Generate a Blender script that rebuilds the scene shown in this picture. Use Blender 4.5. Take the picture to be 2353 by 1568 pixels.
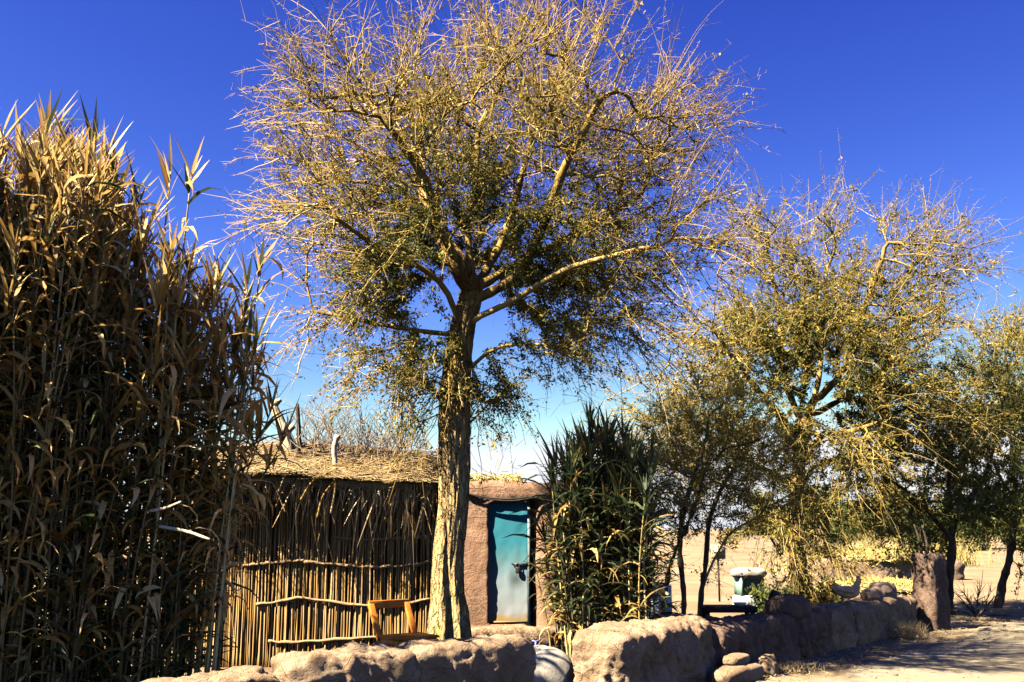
import bpy, math, random
import numpy as np
from mathutils import Vector, noise as mnoise

for o in list(bpy.data.objects):
    bpy.data.objects.remove(o)
scene = bpy.context.scene
COL = scene.collection
R = math.radians
rng = np.random.default_rng(7)
random.seed(7)

# ------------------------------------------------------------------ camera
EYE = 1.70
PITCH = math.atan(426 / 2288)
cam_d = bpy.data.cameras.new('camera')
cam = bpy.data.objects.new('camera', cam_d)
COL.objects.link(cam)
cam.location = (0, 0, EYE)
cam.rotation_euler = (R(90) + PITCH, 0, 0)
cam_d.sensor_width = 36
cam_d.lens = 35
cam_d.clip_end = 3000
scene.camera = cam

# ------------------------------------------------------------------ sky and sun
SUN_EL, SUN_AZ = R(48), R(26)                  # azimuth: from the left, 26 degrees to the near side
S = Vector((-math.cos(SUN_AZ) * math.cos(SUN_EL), -math.sin(SUN_AZ) * math.cos(SUN_EL), math.sin(SUN_EL)))
world = bpy.data.worlds.new('World')
scene.world = world
world.use_nodes = True
wn, wl = world.node_tree.nodes, world.node_tree.links
wn.clear()
sky = wn.new('ShaderNodeTexSky')
sky.sky_type = 'NISHITA'
sky.sun_disc = False
sky.sun_elevation = SUN_EL
sky.sun_rotation = math.atan2(S.x, S.y)
sky.altitude = 2400
sky.air_density = 1.0
sky.dust_density = 0.3
sky.ozone_density = 3.0
# slide-film response of the whole sky: deep saturated blue, pale at the horizon
sepc = wn.new('ShaderNodeSeparateColor')
comb = wn.new('ShaderNodeCombineColor')
bg = wn.new('ShaderNodeBackground')
bg.inputs['Strength'].default_value = 0.1
wout = wn.new('ShaderNodeOutputWorld')
wl.new(sky.outputs[0], sepc.inputs[0])
for ch, (pw, mul, top) in enumerate(((2.05, 5.5, 0.175), (1.92, 3.0, 0.18), (1.12, .98, 0.195))):
    a_ = wn.new('ShaderNodeMath'); a_.operation = 'MULTIPLY'; a_.inputs[1].default_value = 0.05
    b_ = wn.new('ShaderNodeMath'); b_.operation = 'POWER'; b_.inputs[1].default_value = pw
    c_ = wn.new('ShaderNodeMath'); c_.operation = 'MULTIPLY'; c_.inputs[1].default_value = mul * 10
    d_ = wn.new('ShaderNodeMath'); d_.operation = 'MINIMUM'; d_.inputs[1].default_value = top * 10
    wl.new(sepc.outputs[ch], a_.inputs[0]); wl.new(a_.outputs[0], b_.inputs[0]); wl.new(b_.outputs[0], c_.inputs[0])
    wl.new(c_.outputs[0], d_.inputs[0]); wl.new(d_.outputs[0], comb.inputs[ch])
wl.new(comb.outputs[0], bg.inputs['Color'])
wl.new(bg.outputs[0], wout.inputs[0])

sd = bpy.data.lights.new('sun', 'SUN')
sd.energy = 5.0
sd.angle = R(0.5)
sd.color = (1.0, 0.90, 0.74)
sun = bpy.data.objects.new('sun', sd)
COL.objects.link(sun)
sun.rotation_euler = (-S).to_track_quat('-Z', 'Y').to_euler()

scene.render.engine = 'CYCLES'
scene.view_settings.view_transform = 'Standard'
scene.view_settings.look = 'None'
scene.view_settings.gamma = 1.0
scene.view_settings.exposure = 2.5
scene.view_settings.use_curve_mapping = False
scene.cycles.max_bounces = 5
scene.cycles.diffuse_bounces = 0
scene.cycles.transparent_max_bounces = 4

# ------------------------------------------------------------------ helpers
CP, SP = math.cos(PITCH), math.sin(PITCH)


def at(x, y, Y):
    """point at depth Y (metres along +Y) seen at (x, y) of a 2353 x 1568 picture: used to survey the place"""
    a, b = (x - 1176.5) / 2288, (784 - y) / 2288
    d = np.array([a, CP - b * SP, SP + b * CP])
    return np.array([0, 0, EYE]) + d * (Y / d[1])


def link(name, me, mat=None, parent=None, loc=None):
    o = bpy.data.objects.new(name, me)
    COL.objects.link(o)
    if me is not None and mat is not None and not me.materials:
        me.materials.append(mat)
    if parent is not None:
        o.parent = parent
    if loc is not None:
        o.location = loc
    return o


def tag(o, label=None, cat=None, group=None, kind=None):
    if label:
        o['label'] = label
    if cat:
        o['category'] = cat
    if group:
        o['group'] = group
    if kind:
        o['kind'] = kind
    return o


def empty(name, loc=(0, 0, 0), rz=0):
    o = bpy.data.objects.new(name, None)
    COL.objects.link(o)
    o.location = loc
    o.rotation_euler = (0, 0, rz)
    o.empty_display_size = 0.1
    return o


class MB:
    """collects verts and faces as numpy blocks"""
    def __init__(s):
        s.v, s.q, s.t, s.n = [], [], [], 0

    def add(s, v, q=None, t=None):
        v = np.asarray(v, float).reshape(-1, 3)
        if q is not None and len(q):
            s.q.append(np.asarray(q, int).reshape(-1, 4) + s.n)
        if t is not None and len(t):
            s.t.append(np.asarray(t, int).reshape(-1, 3) + s.n)
        s.v.append(v)
        s.n += len(v)

    def mesh(s, name, smooth=False):
        v = np.concatenate(s.v)
        q = np.concatenate(s.q) if s.q else np.zeros((0, 4), int)
        t = np.concatenate(s.t) if s.t else np.zeros((0, 3), int)
        me = bpy.data.meshes.new(name)
        me.vertices.add(len(v))
        me.vertices.foreach_set('co', v.astype(np.float32).ravel())
        loops = np.concatenate([q.ravel(), t.ravel()])
        me.loops.add(len(loops))
        me.loops.foreach_set('vertex_index', loops.astype(np.int32))
        tot = np.concatenate([np.full(len(q), 4), np.full(len(t), 3)])
        me.polygons.add(len(tot))
        me.polygons.foreach_set('loop_start', np.concatenate([[0], np.cumsum(tot)[:-1]]).astype(np.int32))
        if smooth:
            me.polygons.foreach_set('use_smooth', np.ones(len(tot), bool))
        me.update(calc_edges=True)
        me.validate()
        return me

    # --- shapes
    def tubes(s, P, Rr, sides=3, cap=False):
        P = np.asarray(P, float)
        N, K, _ = P.shape
        Rr = np.broadcast_to(np.asarray(Rr, float), (N, K))
        T = np.gradient(P, axis=1)
        T /= np.linalg.norm(T, axis=2, keepdims=True) + 1e-9
        ref = np.where(np.abs(T[:, :1, 2:3]) > 0.8, np.array([1.0, 0.2, 0]), np.array([0.1, 0.2, 1.0]))
        ref = np.broadcast_to(ref, T.shape)
        U = np.cross(T, ref)
        U /= np.linalg.norm(U, axis=2, keepdims=True) + 1e-9
        W = np.cross(T, U)
        a = np.arange(sides) * 2 * np.pi / sides
        V = P[:, :, None, :] + Rr[:, :, None, None] * (np.cos(a)[None, None, :, None] * U[:, :, None, :] + np.sin(a)[None, None, :, None] * W[:, :, None, :])
        idx = np.arange(N * K * sides).reshape(N, K, sides)
        A, B = idx[:, :-1], idx[:, 1:]
        q = np.stack([A, np.roll(A, -1, 2), np.roll(B, -1, 2), B], -1).reshape(-1, 4)
        t = None
        V = V.reshape(-1, 3)
        if cap:
            ends = np.concatenate([P[:, 0], P[:, -1]])
            V = np.concatenate([V, ends])
            c0 = N * K * sides
            t = []
            for i in range(N):
                for k in range(sides):
                    k2 = (k + 1) % sides
                    t.append((c0 + i, idx[i, 0, k2], idx[i, 0, k]))
                    t.append((c0 + N + i, idx[i, -1, k], idx[i, -1, k2]))
        s.add(V, q, t)

    def box(s, x0, x1, y0, y1, z0, z1, M=None):
        v = np.array([(x, y, z) for z in (z0, z1) for y in (y0, y1) for x in (x0, x1)], float)
        if M is not None:
            v = v @ np.asarray(M)[:3, :3].T + np.asarray(M)[:3, 3]
        s.add(v, [(0, 2, 3, 1), (4, 5, 7, 6), (0, 1, 5, 4), (2, 6, 7, 3), (0, 4, 6, 2), (1, 3, 7, 5)])

    def quads4(s, V):
        """V (N,4,3)"""
        N = len(V)
        s.add(V.reshape(-1, 3), np.arange(N * 4).reshape(N, 4))

    def grid(s, G):
        """G (n,m,3)"""
        n, m, _ = G.shape
        i = np.arange(n * m).reshape(n, m)
        s.add(G.reshape(-1, 3), np.stack([i[:-1, :-1], i[1:, :-1], i[1:, 1:], i[:-1, 1:]], -1).reshape(-1, 4))


def unit(v):
    v = np.asarray(v, float)
    return v / (np.linalg.norm(v, axis=-1, keepdims=True) + 1e-9)


def fbm(p, scale, oct=3):
    return mnoise.fractal(Vector(p) * scale, 0.7, 2.0, oct)


def rough_mesh(me, amp, scale, seed=0, oct=3):
    n = len(me.vertices)
    co = np.empty(n * 3, np.float32)
    no = np.empty(n * 3, np.float32)
    me.vertices.foreach_get('co', co)
    me.vertex_normals.foreach_get('vector', no)
    co, no = co.reshape(-1, 3), no.reshape(-1, 3)
    off = Vector((seed * 3.7, seed * 1.3, seed * 2.1))
    d = np.array([mnoise.fractal(Vector(c) * scale + off, 0.7, 2.0, oct) for c in co.tolist()])
    co += no * (d * amp)[:, None]
    me.vertices.foreach_set('co', co.ravel())
    me.update()


def spline(pts, n):
    """smooth resample of a polyline"""
    p = np.asarray(pts, float)
    if len(p) == 2:
        t = np.linspace(0, 1, n)[:, None]
        return p[0] * (1 - t) + p[1] * t
    P = np.vstack([2 * p[0] - p[1], p, 2 * p[-1] - p[-2]])
    out = []
    for u in np.linspace(0, len(p) - 1 - 1e-6, n):
        i = int(u)
        t = u - i
        a, b, c, d = P[i], P[i + 1], P[i + 2], P[i + 3]
        out.append(0.5 * (2 * b + (c - a) * t + (2 * a - 5 * b + 4 * c - d) * t * t + (3 * b - a - 3 * c + d) * t ** 3))
    return np.array(out)


# ------------------------------------------------------------------ materials
def material(name, stops, scale=4.0, rough=0.9, bump=0.0, bscale=None, island=False, obj_random=False,
             translucent=0.0, stretch=(1, 1, 1), detail=6.0, bdist=0.02, spec=0.2):
    """stops: list of colours spread evenly over a noise ramp (or over a per-piece random value)"""
    m = bpy.data.materials.new(name)
    m.use_nodes = True
    n, l = m.node_tree.nodes, m.node_tree.links
    b = n['Principled BSDF']
    b.inputs['Roughness'].default_value = rough
    b.inputs['Specular IOR Level'].default_value = spec
    tc = n.new('ShaderNodeTexCoord')
    mp = n.new('ShaderNodeMapping')
    mp.inputs['Scale'].default_value = stretch
    l.new(tc.outputs['Object'], mp.inputs['Vector'])
    nz = n.new('ShaderNodeTexNoise')
    nz.inputs['Scale'].default_value = scale
    nz.inputs['Detail'].default_value = detail
    nz.inputs['Roughness'].default_value = 0.65
    l.new(mp.outputs[0], nz.inputs['Vector'])
    fac = nz.outputs['Fac']
    if island or obj_random:
        src = n.new('ShaderNodeNewGeometry').outputs['Random Per Island'] if island else n.new('ShaderNodeObjectInfo').outputs['Random']
        mx = n.new('ShaderNodeMath')
        mx.operation = 'MULTIPLY_ADD'
        mx.inputs[1].default_value = 0.6
        l.new(src, mx.inputs[0])
        m2 = n.new('ShaderNodeMath')
        m2.operation = 'MULTIPLY'
        m2.inputs[1].default_value = 0.4
        l.new(fac, m2.inputs[0])
        l.new(m2.outputs[0], mx.inputs[2])
        fac = mx.outputs[0]
        lo, hi = 0.15, 0.85
    else:
        lo, hi = 0.32, 0.68
    cr = n.new('ShaderNodeValToRGB')
    e = cr.color_ramp.elements
    while len(e) < len(stops):
        e.new(0.5)
    for i, c in enumerate(stops):
        e[i].position = lo + (hi - lo) * i / max(1, len(stops) - 1)
        e[i].color = (*c, 1)
    l.new(fac, cr.inputs[0])
    l.new(cr.outputs[0], b.inputs['Base Color'])
    if bump:
        nb = n.new('ShaderNodeTexNoise')
        nb.inputs['Scale'].default_value = bscale or scale * 4
        nb.inputs['Detail'].default_value = 8
        nb.inputs['Roughness'].default_value = 0.7
        l.new(mp.outputs[0], nb.inputs['Vector'])
        bp = n.new('ShaderNodeBump')
        bp.inputs['Strength'].default_value = bump
        bp.inputs['Distance'].default_value = bdist
        l.new(nb.outputs['Fac'], bp.inputs['Height'])
        l.new(bp.outputs[0], b.inputs['Normal'])
    if translucent:
        tr = n.new('ShaderNodeBsdfTranslucent')
        l.new(cr.outputs[0], tr.inputs['Color'])
        ms = n.new('ShaderNodeMixShader')
        ms.inputs[0].default_value = translucent
        l.new(b.outputs[0], ms.inputs[1])
        l.new(tr.outputs[0], ms.inputs[2])
        l.new(ms.outputs[0], n['Material Output'].inputs['Surface'])
    return m


M = {}
M['earth'] = material('earth', [(.14, .09, .045), (.195, .135, .072), (.24, .18, .105)], 0.35, .95, .6, 9, bdist=.03)
M['road'] = material('road', [(.165, .128, .075), (.21, .168, .104), (.245, .20, .13)], 0.5, .95, .5, 14, bdist=.02)
M['adobe_wall'] = material('adobe_wall', [(.19, .10, .058), (.26, .15, .09), (.33, .20, .125)], 2.2, .95, .9, 22, bdist=.03)
M['adobe_block'] = material('adobe_block', [(.18, .11, .058), (.29, .19, .108), (.38, .275, .17)], 3.0, .95, 1.0, 15, bdist=.06)
M['adobe_dark'] = material('adobe_dark', [(.09, .055, .038), (.15, .095, .062), (.22, .145, .098)], 3.0, .95, 1.0, 15, bdist=.06)
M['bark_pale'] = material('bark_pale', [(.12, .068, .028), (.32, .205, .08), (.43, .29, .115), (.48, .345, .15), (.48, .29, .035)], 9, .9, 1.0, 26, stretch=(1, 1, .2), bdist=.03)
def brown_shaded_bark(m):  # higher up: browner bark, with some shade painted into the colour too
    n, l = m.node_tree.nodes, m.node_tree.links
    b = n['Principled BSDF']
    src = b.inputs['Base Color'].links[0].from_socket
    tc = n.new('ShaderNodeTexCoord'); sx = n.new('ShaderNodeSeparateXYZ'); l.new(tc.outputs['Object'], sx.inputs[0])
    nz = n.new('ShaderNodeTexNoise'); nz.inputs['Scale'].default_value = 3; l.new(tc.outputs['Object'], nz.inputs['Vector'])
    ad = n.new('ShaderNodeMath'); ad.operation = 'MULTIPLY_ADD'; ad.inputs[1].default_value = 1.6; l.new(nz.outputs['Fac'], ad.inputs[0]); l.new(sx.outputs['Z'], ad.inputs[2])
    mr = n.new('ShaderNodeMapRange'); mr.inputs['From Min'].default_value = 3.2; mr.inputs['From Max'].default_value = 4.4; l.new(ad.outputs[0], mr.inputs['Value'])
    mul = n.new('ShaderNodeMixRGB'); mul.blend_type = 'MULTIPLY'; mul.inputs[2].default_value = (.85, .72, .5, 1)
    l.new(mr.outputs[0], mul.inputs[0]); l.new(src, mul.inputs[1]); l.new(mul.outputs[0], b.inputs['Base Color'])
brown_shaded_bark(M['bark_pale'])


def cracks(m, scale, stretch, width, depth, dist):
    # dark fissures with relief between plates
    n, l = m.node_tree.nodes, m.node_tree.links
    b = n['Principled BSDF']
    src = b.inputs['Base Color'].links[0].from_socket
    tc = n.new('ShaderNodeTexCoord'); mp = n.new('ShaderNodeMapping'); mp.inputs['Scale'].default_value = stretch
    nz = n.new('ShaderNodeTexNoise'); nz.inputs['Scale'].default_value = scale * .4; nz.inputs['Detail'].default_value = 4
    l.new(tc.outputs['Object'], nz.inputs['Vector'])
    mx = n.new('ShaderNodeMixRGB'); mx.inputs[0].default_value = .12
    l.new(tc.outputs['Object'], mx.inputs[1]); l.new(nz.outputs['Color'], mx.inputs[2]); l.new(mx.outputs[0], mp.inputs['Vector'])
    vo = n.new('ShaderNodeTexVoronoi'); vo.feature = 'DISTANCE_TO_EDGE'; vo.inputs['Scale'].default_value = scale
    l.new(mp.outputs[0], vo.inputs['Vector'])
    mr = n.new('ShaderNodeMapRange'); mr.inputs['From Max'].default_value = width; l.new(vo.outputs['Distance'], mr.inputs['Value'])
    mr2 = n.new('ShaderNodeMapRange'); mr2.inputs['To Min'].default_value = depth; l.new(mr.outputs[0], mr2.inputs['Value'])
    mu = n.new('ShaderNodeMixRGB'); mu.blend_type = 'MULTIPLY'; mu.inputs[0].default_value = 1
    l.new(src, mu.inputs[1]); l.new(mr2.outputs[0], mu.inputs[2]); l.new(mu.outputs[0], b.inputs['Base Color'])
    bp = n.new('ShaderNodeBump'); bp.inputs['Strength'].default_value = 1; bp.inputs['Distance'].default_value = dist
    l.new(mr.outputs[0], bp.inputs['Height'])
    if b.inputs['Normal'].links:
        l.new(b.inputs['Normal'].links[0].from_socket, bp.inputs['Normal'])
    l.new(bp.outputs[0], b.inputs['Normal'])
cracks(M['bark_pale'], 17, (1, 1, .2), .13, .66, .022)
cracks(M['adobe_block'], 2.4, (1, 1, 1.6), .009, .72, .006)
cracks(M['adobe_dark'], 2.4, (1, 1, 1.6), .009, .72, .006)
cracks(M['adobe_wall'], 1.4, (1, 1, 1.2), .006, .7, .006)
M['bark_brown'] = material('bark_brown', [(.06, .042, .022), (.15, .095, .04), (.30, .19, .05)], 5, .9, .8, 20, stretch=(1, 1, .3), bdist=.02)
M['bark_ochre'] = material('bark_ochre', [(.09, .06, .03), (.26, .16, .04), (.42, .27, .05)], 6, .9, .8, 20, stretch=(1, 1, .4), bdist=.02)
M['bark_dark'] = material('bark_dark', [(.03, .022, .015), (.06, .045, .03), (.10, .075, .045)], 6, .9, .6, 20, stretch=(1, 1, .3))
M['twig_gold'] = material('twig_gold', [(.15, .088, .02), (.37, .225, .045), (.54, .39, .16)], 3, .8, island=True)
M['twig_ochre'] = material('twig_ochre', [(.16, .105, .03), (.34, .235, .055), (.48, .36, .15)], 3, .8, island=True)
M['twig_green'] = material('twig_green', [(.10, .085, .025), (.24, .19, .05), (.36, .28, .10)], 3, .8, island=True)
M['leaf_olive'] = material('leaf_olive', [(.05, .06, .012), (.15, .13, .02), (.31, .225, .03), (.44, .30, .05)], 3, .7, island=True, translucent=.3)
M['leaf_yellow'] = material('leaf_yellow', [(.08, .07, .012), (.22, .16, .018), (.36, .245, .035)], 3, .7, island=True, translucent=.3)
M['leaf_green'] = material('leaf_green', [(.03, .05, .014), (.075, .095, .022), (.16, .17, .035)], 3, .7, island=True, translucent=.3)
M['leaf_dark'] = material('leaf_dark', [(.02, .034, .014), (.045, .062, .02), (.12, .12, .03)], 3, .7, island=True, translucent=.2)
M['straw_leaf'] = material('straw_leaf', [(.30, .15, .03), (.52, .31, .08), (.62, .43, .16), (.66, .52, .26)], 3, .6, obj_random=True, translucent=.35)
M['straw_leaf_mass'] = material('straw_leaf_mass', [(.15, .11, .025), (.42, .225, .05), (.57, .36, .10), (.64, .48, .21)], 3, .6, island=True, translucent=.3)
M['reed_green'] = material('reed_green', [(.03, .045, .02), (.055, .075, .03), (.11, .12, .05)], 3, .55, obj_random=True, translucent=.3)
M['reed_green_mass'] = material('reed_green_mass', [(.018, .032, .013), (.04, .058, .022), (.08, .09, .03), (.22, .15, .05)], 3, .55, island=True, translucent=.3)
M['stalk'] = material('stalk', [(.22, .15, .05), (.40, .29, .10), (.52, .41, .19)], 3, .5, obj_random=True)
M['stalk_dark'] = material('stalk_dark', [(.05, .045, .018), (.11, .08, .03), (.22, .15, .06)], 3, .6, island=True)
M['fence_cane'] = material('fence_cane', [(.19, .095, .025), (.40, .235, .075), (.56, .38, .16)], 7, .55, obj_random=True, stretch=(1, 1, .35))
M['rail'] = material('rail', [(.22, .13, .06), (.38, .25, .12)], 6, .7, .4)
M['thatch'] = material('thatch', [(.24, .15, .06), (.40, .27, .12), (.52, .38, .19)], 6, .9, .8, 30)
M['straw'] = material('straw', [(.34, .20, .07), (.50, .34, .15), (.64, .50, .28)], 3, .7, island=True, translucent=.15)
M['straw_yellow'] = material('straw_yellow', [(.40, .28, .06), (.56, .42, .11), (.66, .54, .22)], 3, .7, island=True)
M['dead_twig'] = material('dead_twig', [(.16, .11, .08), (.28, .20, .14), (.38, .28, .19)], 3, .8, island=True)
M['log_pale'] = material('log_pale', [(.38, .28, .15), (.54, .44, .28), (.62, .52, .36)], 7, .8, .8, 20, stretch=(1, 1, .3))
M['orange_wood'] = material('orange_wood', [(.42, .11, .015), (.55, .17, .02), (.60, .23, .04)], 9, .5, .3, 40, stretch=(1, 1, .4))
M['stone_pale'] = material('stone_pale', [(.27, .235, .18), (.33, .295, .235), (.38, .345, .28)], 4, .85, .5, 40)
M['stone_brown'] = material('stone_brown', [(.12, .08, .055), (.20, .14, .10), (.28, .20, .15)], 5, .9, .7, 30)
M['white'] = material('white', [(.66, .64, .60), (.76, .74, .70)], 6, .6)
M['pale_blue'] = material('pale_blue', [(.36, .44, .58), (.46, .55, .68)], 3, .5)
M['worn_teal'] = material('worn_teal', [(.10, .07, .04), (.13, .17, .17), (.16, .24, .26)], 6, .7, stretch=(1, 1, .3))
M['cream'] = material('cream', [(.60, .50, .26), (.70, .62, .38)], 3, .7)
M['green_paint'] = material('green_paint', [(.12, .20, .15), (.20, .29, .21)], 5, .6)
M['dark_wood'] = material('dark_wood', [(.035, .022, .015), (.07, .045, .03)], 8, .8, .5, 30)
M['dark_metal'] = material('dark_metal', [(.02, .02, .022), (.06, .05, .045)], 12, .5)
M['cable'] = material('cable', [(.02, .017, .016), (.05, .04, .035)], 9, .8)
M['grass'] = material('grass', [(.08, .12, .02), (.16, .20, .035), (.30, .30, .06)], 3, .7, island=True, translucent=.25)
M['feather'] = material('feather', [(.42, .22, .11), (.55, .33, .19), (.62, .45, .28)], 9, .8, .5, 50)
M['red_skin'] = material('red_skin', [(.45, .07, .03), (.55, .12, .06)], 20, .6)
M['tap_blue'] = material('tap_blue', [(.10, .10, .26), (.16, .16, .34)], 9, .4)
M['pebble'] = material('pebble', [(.14, .10, .07), (.22, .175, .12), (.30, .25, .18)], 3, .9, island=True)


def door_material():
    m = bpy.data.materials.new('teal_paint')
    m.use_nodes = True
    n, l = m.node_tree.nodes, m.node_tree.links
    b = n['Principled BSDF']
    b.inputs['Roughness'].default_value = .85
    b.inputs['Specular IOR Level'].default_value = .15
    tc = n.new('ShaderNodeTexCoord')
    sx = n.new('ShaderNodeSeparateXYZ')
    l.new(tc.outputs['Object'], sx.inputs[0])
    nz = n.new('ShaderNodeTexNoise')
    nz.inputs['Scale'].default_value = 6
    nz.inputs['Detail'].default_value = 8
    l.new(tc.outputs['Object'], nz.inputs['Vector'])
    ad = n.new('ShaderNodeMath')
    ad.operation = 'MULTIPLY_ADD'
    ad.inputs[1].default_value = .35
    l.new(nz.outputs['Fac'], ad.inputs[0])
    l.new(sx.outputs['Z'], ad.inputs[2])
    cr = n.new('ShaderNodeValToRGB')
    e = cr.color_ramp.elements
    st = [(.17, (.30, .20, .07)), (.25, (.27, .28, .27)), (.62, (.20, .26, .27)), (.92, (.06, .20, .225)), (1.0, (.03, .18, .22))]
    mr = n.new('ShaderNodeMapRange')
    mr.inputs['From Max'].default_value = 1.75
    l.new(ad.outputs[0], mr.inputs['Value'])
    while len(e) < len(st):
        e.new(.5)
    for i, (p, c) in enumerate(st):
        e[i].position = p * .78
        e[i].color = (*c, 1)
    l.new(mr.outputs[0], cr.inputs[0])
    # sooty worn patch below the latch
    vm = n.new('ShaderNodeVectorMath')
    vm.operation = 'DISTANCE'
    mp = n.new('ShaderNodeMapping')
    mp.inputs['Scale'].default_value = (1, 0, .8)
    l.new(tc.outputs['Object'], mp.inputs['Vector'])
    l.new(mp.outputs[0], vm.inputs[0])
    vm.inputs[1].default_value = (.06, 0, .66 * .8)
    a2 = n.new('ShaderNodeMath')
    a2.operation = 'MULTIPLY_ADD'
    a2.inputs[1].default_value = .12
    l.new(nz.outputs['Fac'], a2.inputs[0])
    l.new(vm.outputs['Value'], a2.inputs[2])
    m2 = n.new('ShaderNodeMapRange')
    m2.inputs['From Min'].default_value = .07
    m2.inputs['From Max'].default_value = .21
    m2.inputs['To Min'].default_value = .8
    m2.inputs['To Max'].default_value = 0
    l.new(a2.outputs[0], m2.inputs['Value'])
    mx = n.new('ShaderNodeMixRGB')
    mx.inputs[2].default_value = (.045, .055, .04, 1)
    l.new(m2.outputs[0], mx.inputs[0])
    l.new(cr.outputs[0], mx.inputs[1])
    l.new(mx.outputs[0], b.inputs['Base Color'])
    nb = n.new('ShaderNodeTexNoise')
    nb.inputs['Scale'].default_value = 60
    l.new(tc.outputs['Object'], nb.inputs['Vector'])
    bp = n.new('ShaderNodeBump')
    bp.inputs['Strength'].default_value = .3
    bp.inputs['Distance'].default_value = .008
    l.new(nb.outputs['Fac'], bp.inputs['Height'])
    l.new(bp.outputs[0], b.inputs['Normal'])
    return m


M['teal_paint'] = door_material()

# ------------------------------------------------------------------ ground and road
U = unit(np.array([0.622, 0.783]))            # the road and the low walls run along U
NR = np.array([U[1], -U[0]])                  # towards the road


def gz(x, y):
    r = math.hypot(x, y - 12)
    a = .035 * mnoise.fractal(Vector((x * .25, y * .25, 0)), .8, 2, 4)
    return a / (1 + (r / 40) ** 2) - .03


def ground_sheet():
    s = np.linspace(-1, 1, 140)
    c = 700 * np.sinh(5.2 * s) / math.sinh(5.2)
    X, Y = np.meshgrid(c, c + 12, indexing='ij')
    Z = np.array([[gz(x, y) for x, y in zip(xr, yr)] for xr, yr in zip(X, Y)])
    mb = MB()
    mb.grid(np.stack([X, Y, Z], -1))
    o = link('ground', mb.mesh('ground', True), M['earth'])
    tag(o, 'bare sandy earth around the houses and fields', None, None, 'structure')
    # road strip
    w0 = np.array([1.10, 10.15]) + NR * 0.85
    t = np.concatenate([np.linspace(-30, -10, 30), np.linspace(-9.8, 16, 130), np.linspace(16.5, 200, 80)])
    u = np.linspace(0, 1, 40)
    G = np.zeros((len(t), len(u), 3))
    for i, tt in enumerate(t):
        e0 = .28 * mnoise.fractal(Vector((tt * .5, 1.7, 0)), .8, 2, 4)
        for j, uu in enumerate(u):
            p = w0 + U * tt + NR * (e0 + uu * 7.0)
            G[i, j] = (p[0], p[1], gz(p[0], p[1]) + .014)
    mb = MB()
    mb.grid(G)
    o = link('road', mb.mesh('road', True), M['road'])
    tag(o, 'pale dirt road running along the low adobe wall', None, None, 'structure')
    # pebbles
    n = 2600
    a = rng.uniform(-3, 26, n)
    b = np.abs(rng.normal(0, 2.2, n)) - .3
    p = np.array([1.10, 10.15]) + U * a[:, None] + NR * b[:, None]
    r = rng.gamma(2.0, .0035, n) + .003
    V = np.zeros((n, 6, 3))
    dirs = np.array([(1, 0, 0), (0, 1, 0), (-1, 0, 0), (0, -1, 0), (0, 0, .7), (0, 0, -.7)], float)
    for i in range(n):
        V[i] = dirs * r[i] * rng.uniform(.6, 1.3, (6, 1)) + (p[i, 0], p[i, 1], gz(*p[i]) + .014 + r[i] * .3)
    f = np.array([(0, 1, 4), (1, 2, 4), (2, 3, 4), (3, 0, 4), (1, 0, 5), (2, 1, 5), (3, 2, 5), (0, 3, 5)])
    mb = MB()
    mb.add(V.reshape(-1, 3), None, (f[None] + 6 * np.arange(n)[:, None, None]).reshape(-1, 3))
    tag(link('gravel', mb.mesh('gravel'), M['pebble']), 'small loose pebbles scattered on the dirt road', 'gravel', None, 'stuff')
    # dry litter along the wall
    n = 2200
    a = rng.uniform(-3, 15, n)
    b = rng.normal(.25, .25, n)
    p = np.array([1.10, 10.15]) + U * a[:, None] + NR * b[:, None]
    ang = rng.uniform(0, 6.28, n)
    L = rng.uniform(.02, .08, n)
    z = np.array([gz(*q) for q in p]) + .02
    d = np.stack([np.cos(ang) * L, np.sin(ang) * L, rng.uniform(-.006, .02, n)], -1)
    c = np.stack([p[:, 0], p[:, 1], z], -1)
    w = np.stack([-np.sin(ang), np.cos(ang), 0 * ang], -1) * .004
    mb = MB()
    mb.quads4(np.stack([c - d - w, c + d - w, c + d + w, c - d + w], 1))
    tag(link('leaf_litter', mb.mesh('leaf_litter'), M['straw']), 'dry straw and leaf litter at the wall foot', 'litter', None, 'stuff')


ground_sheet()


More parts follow.
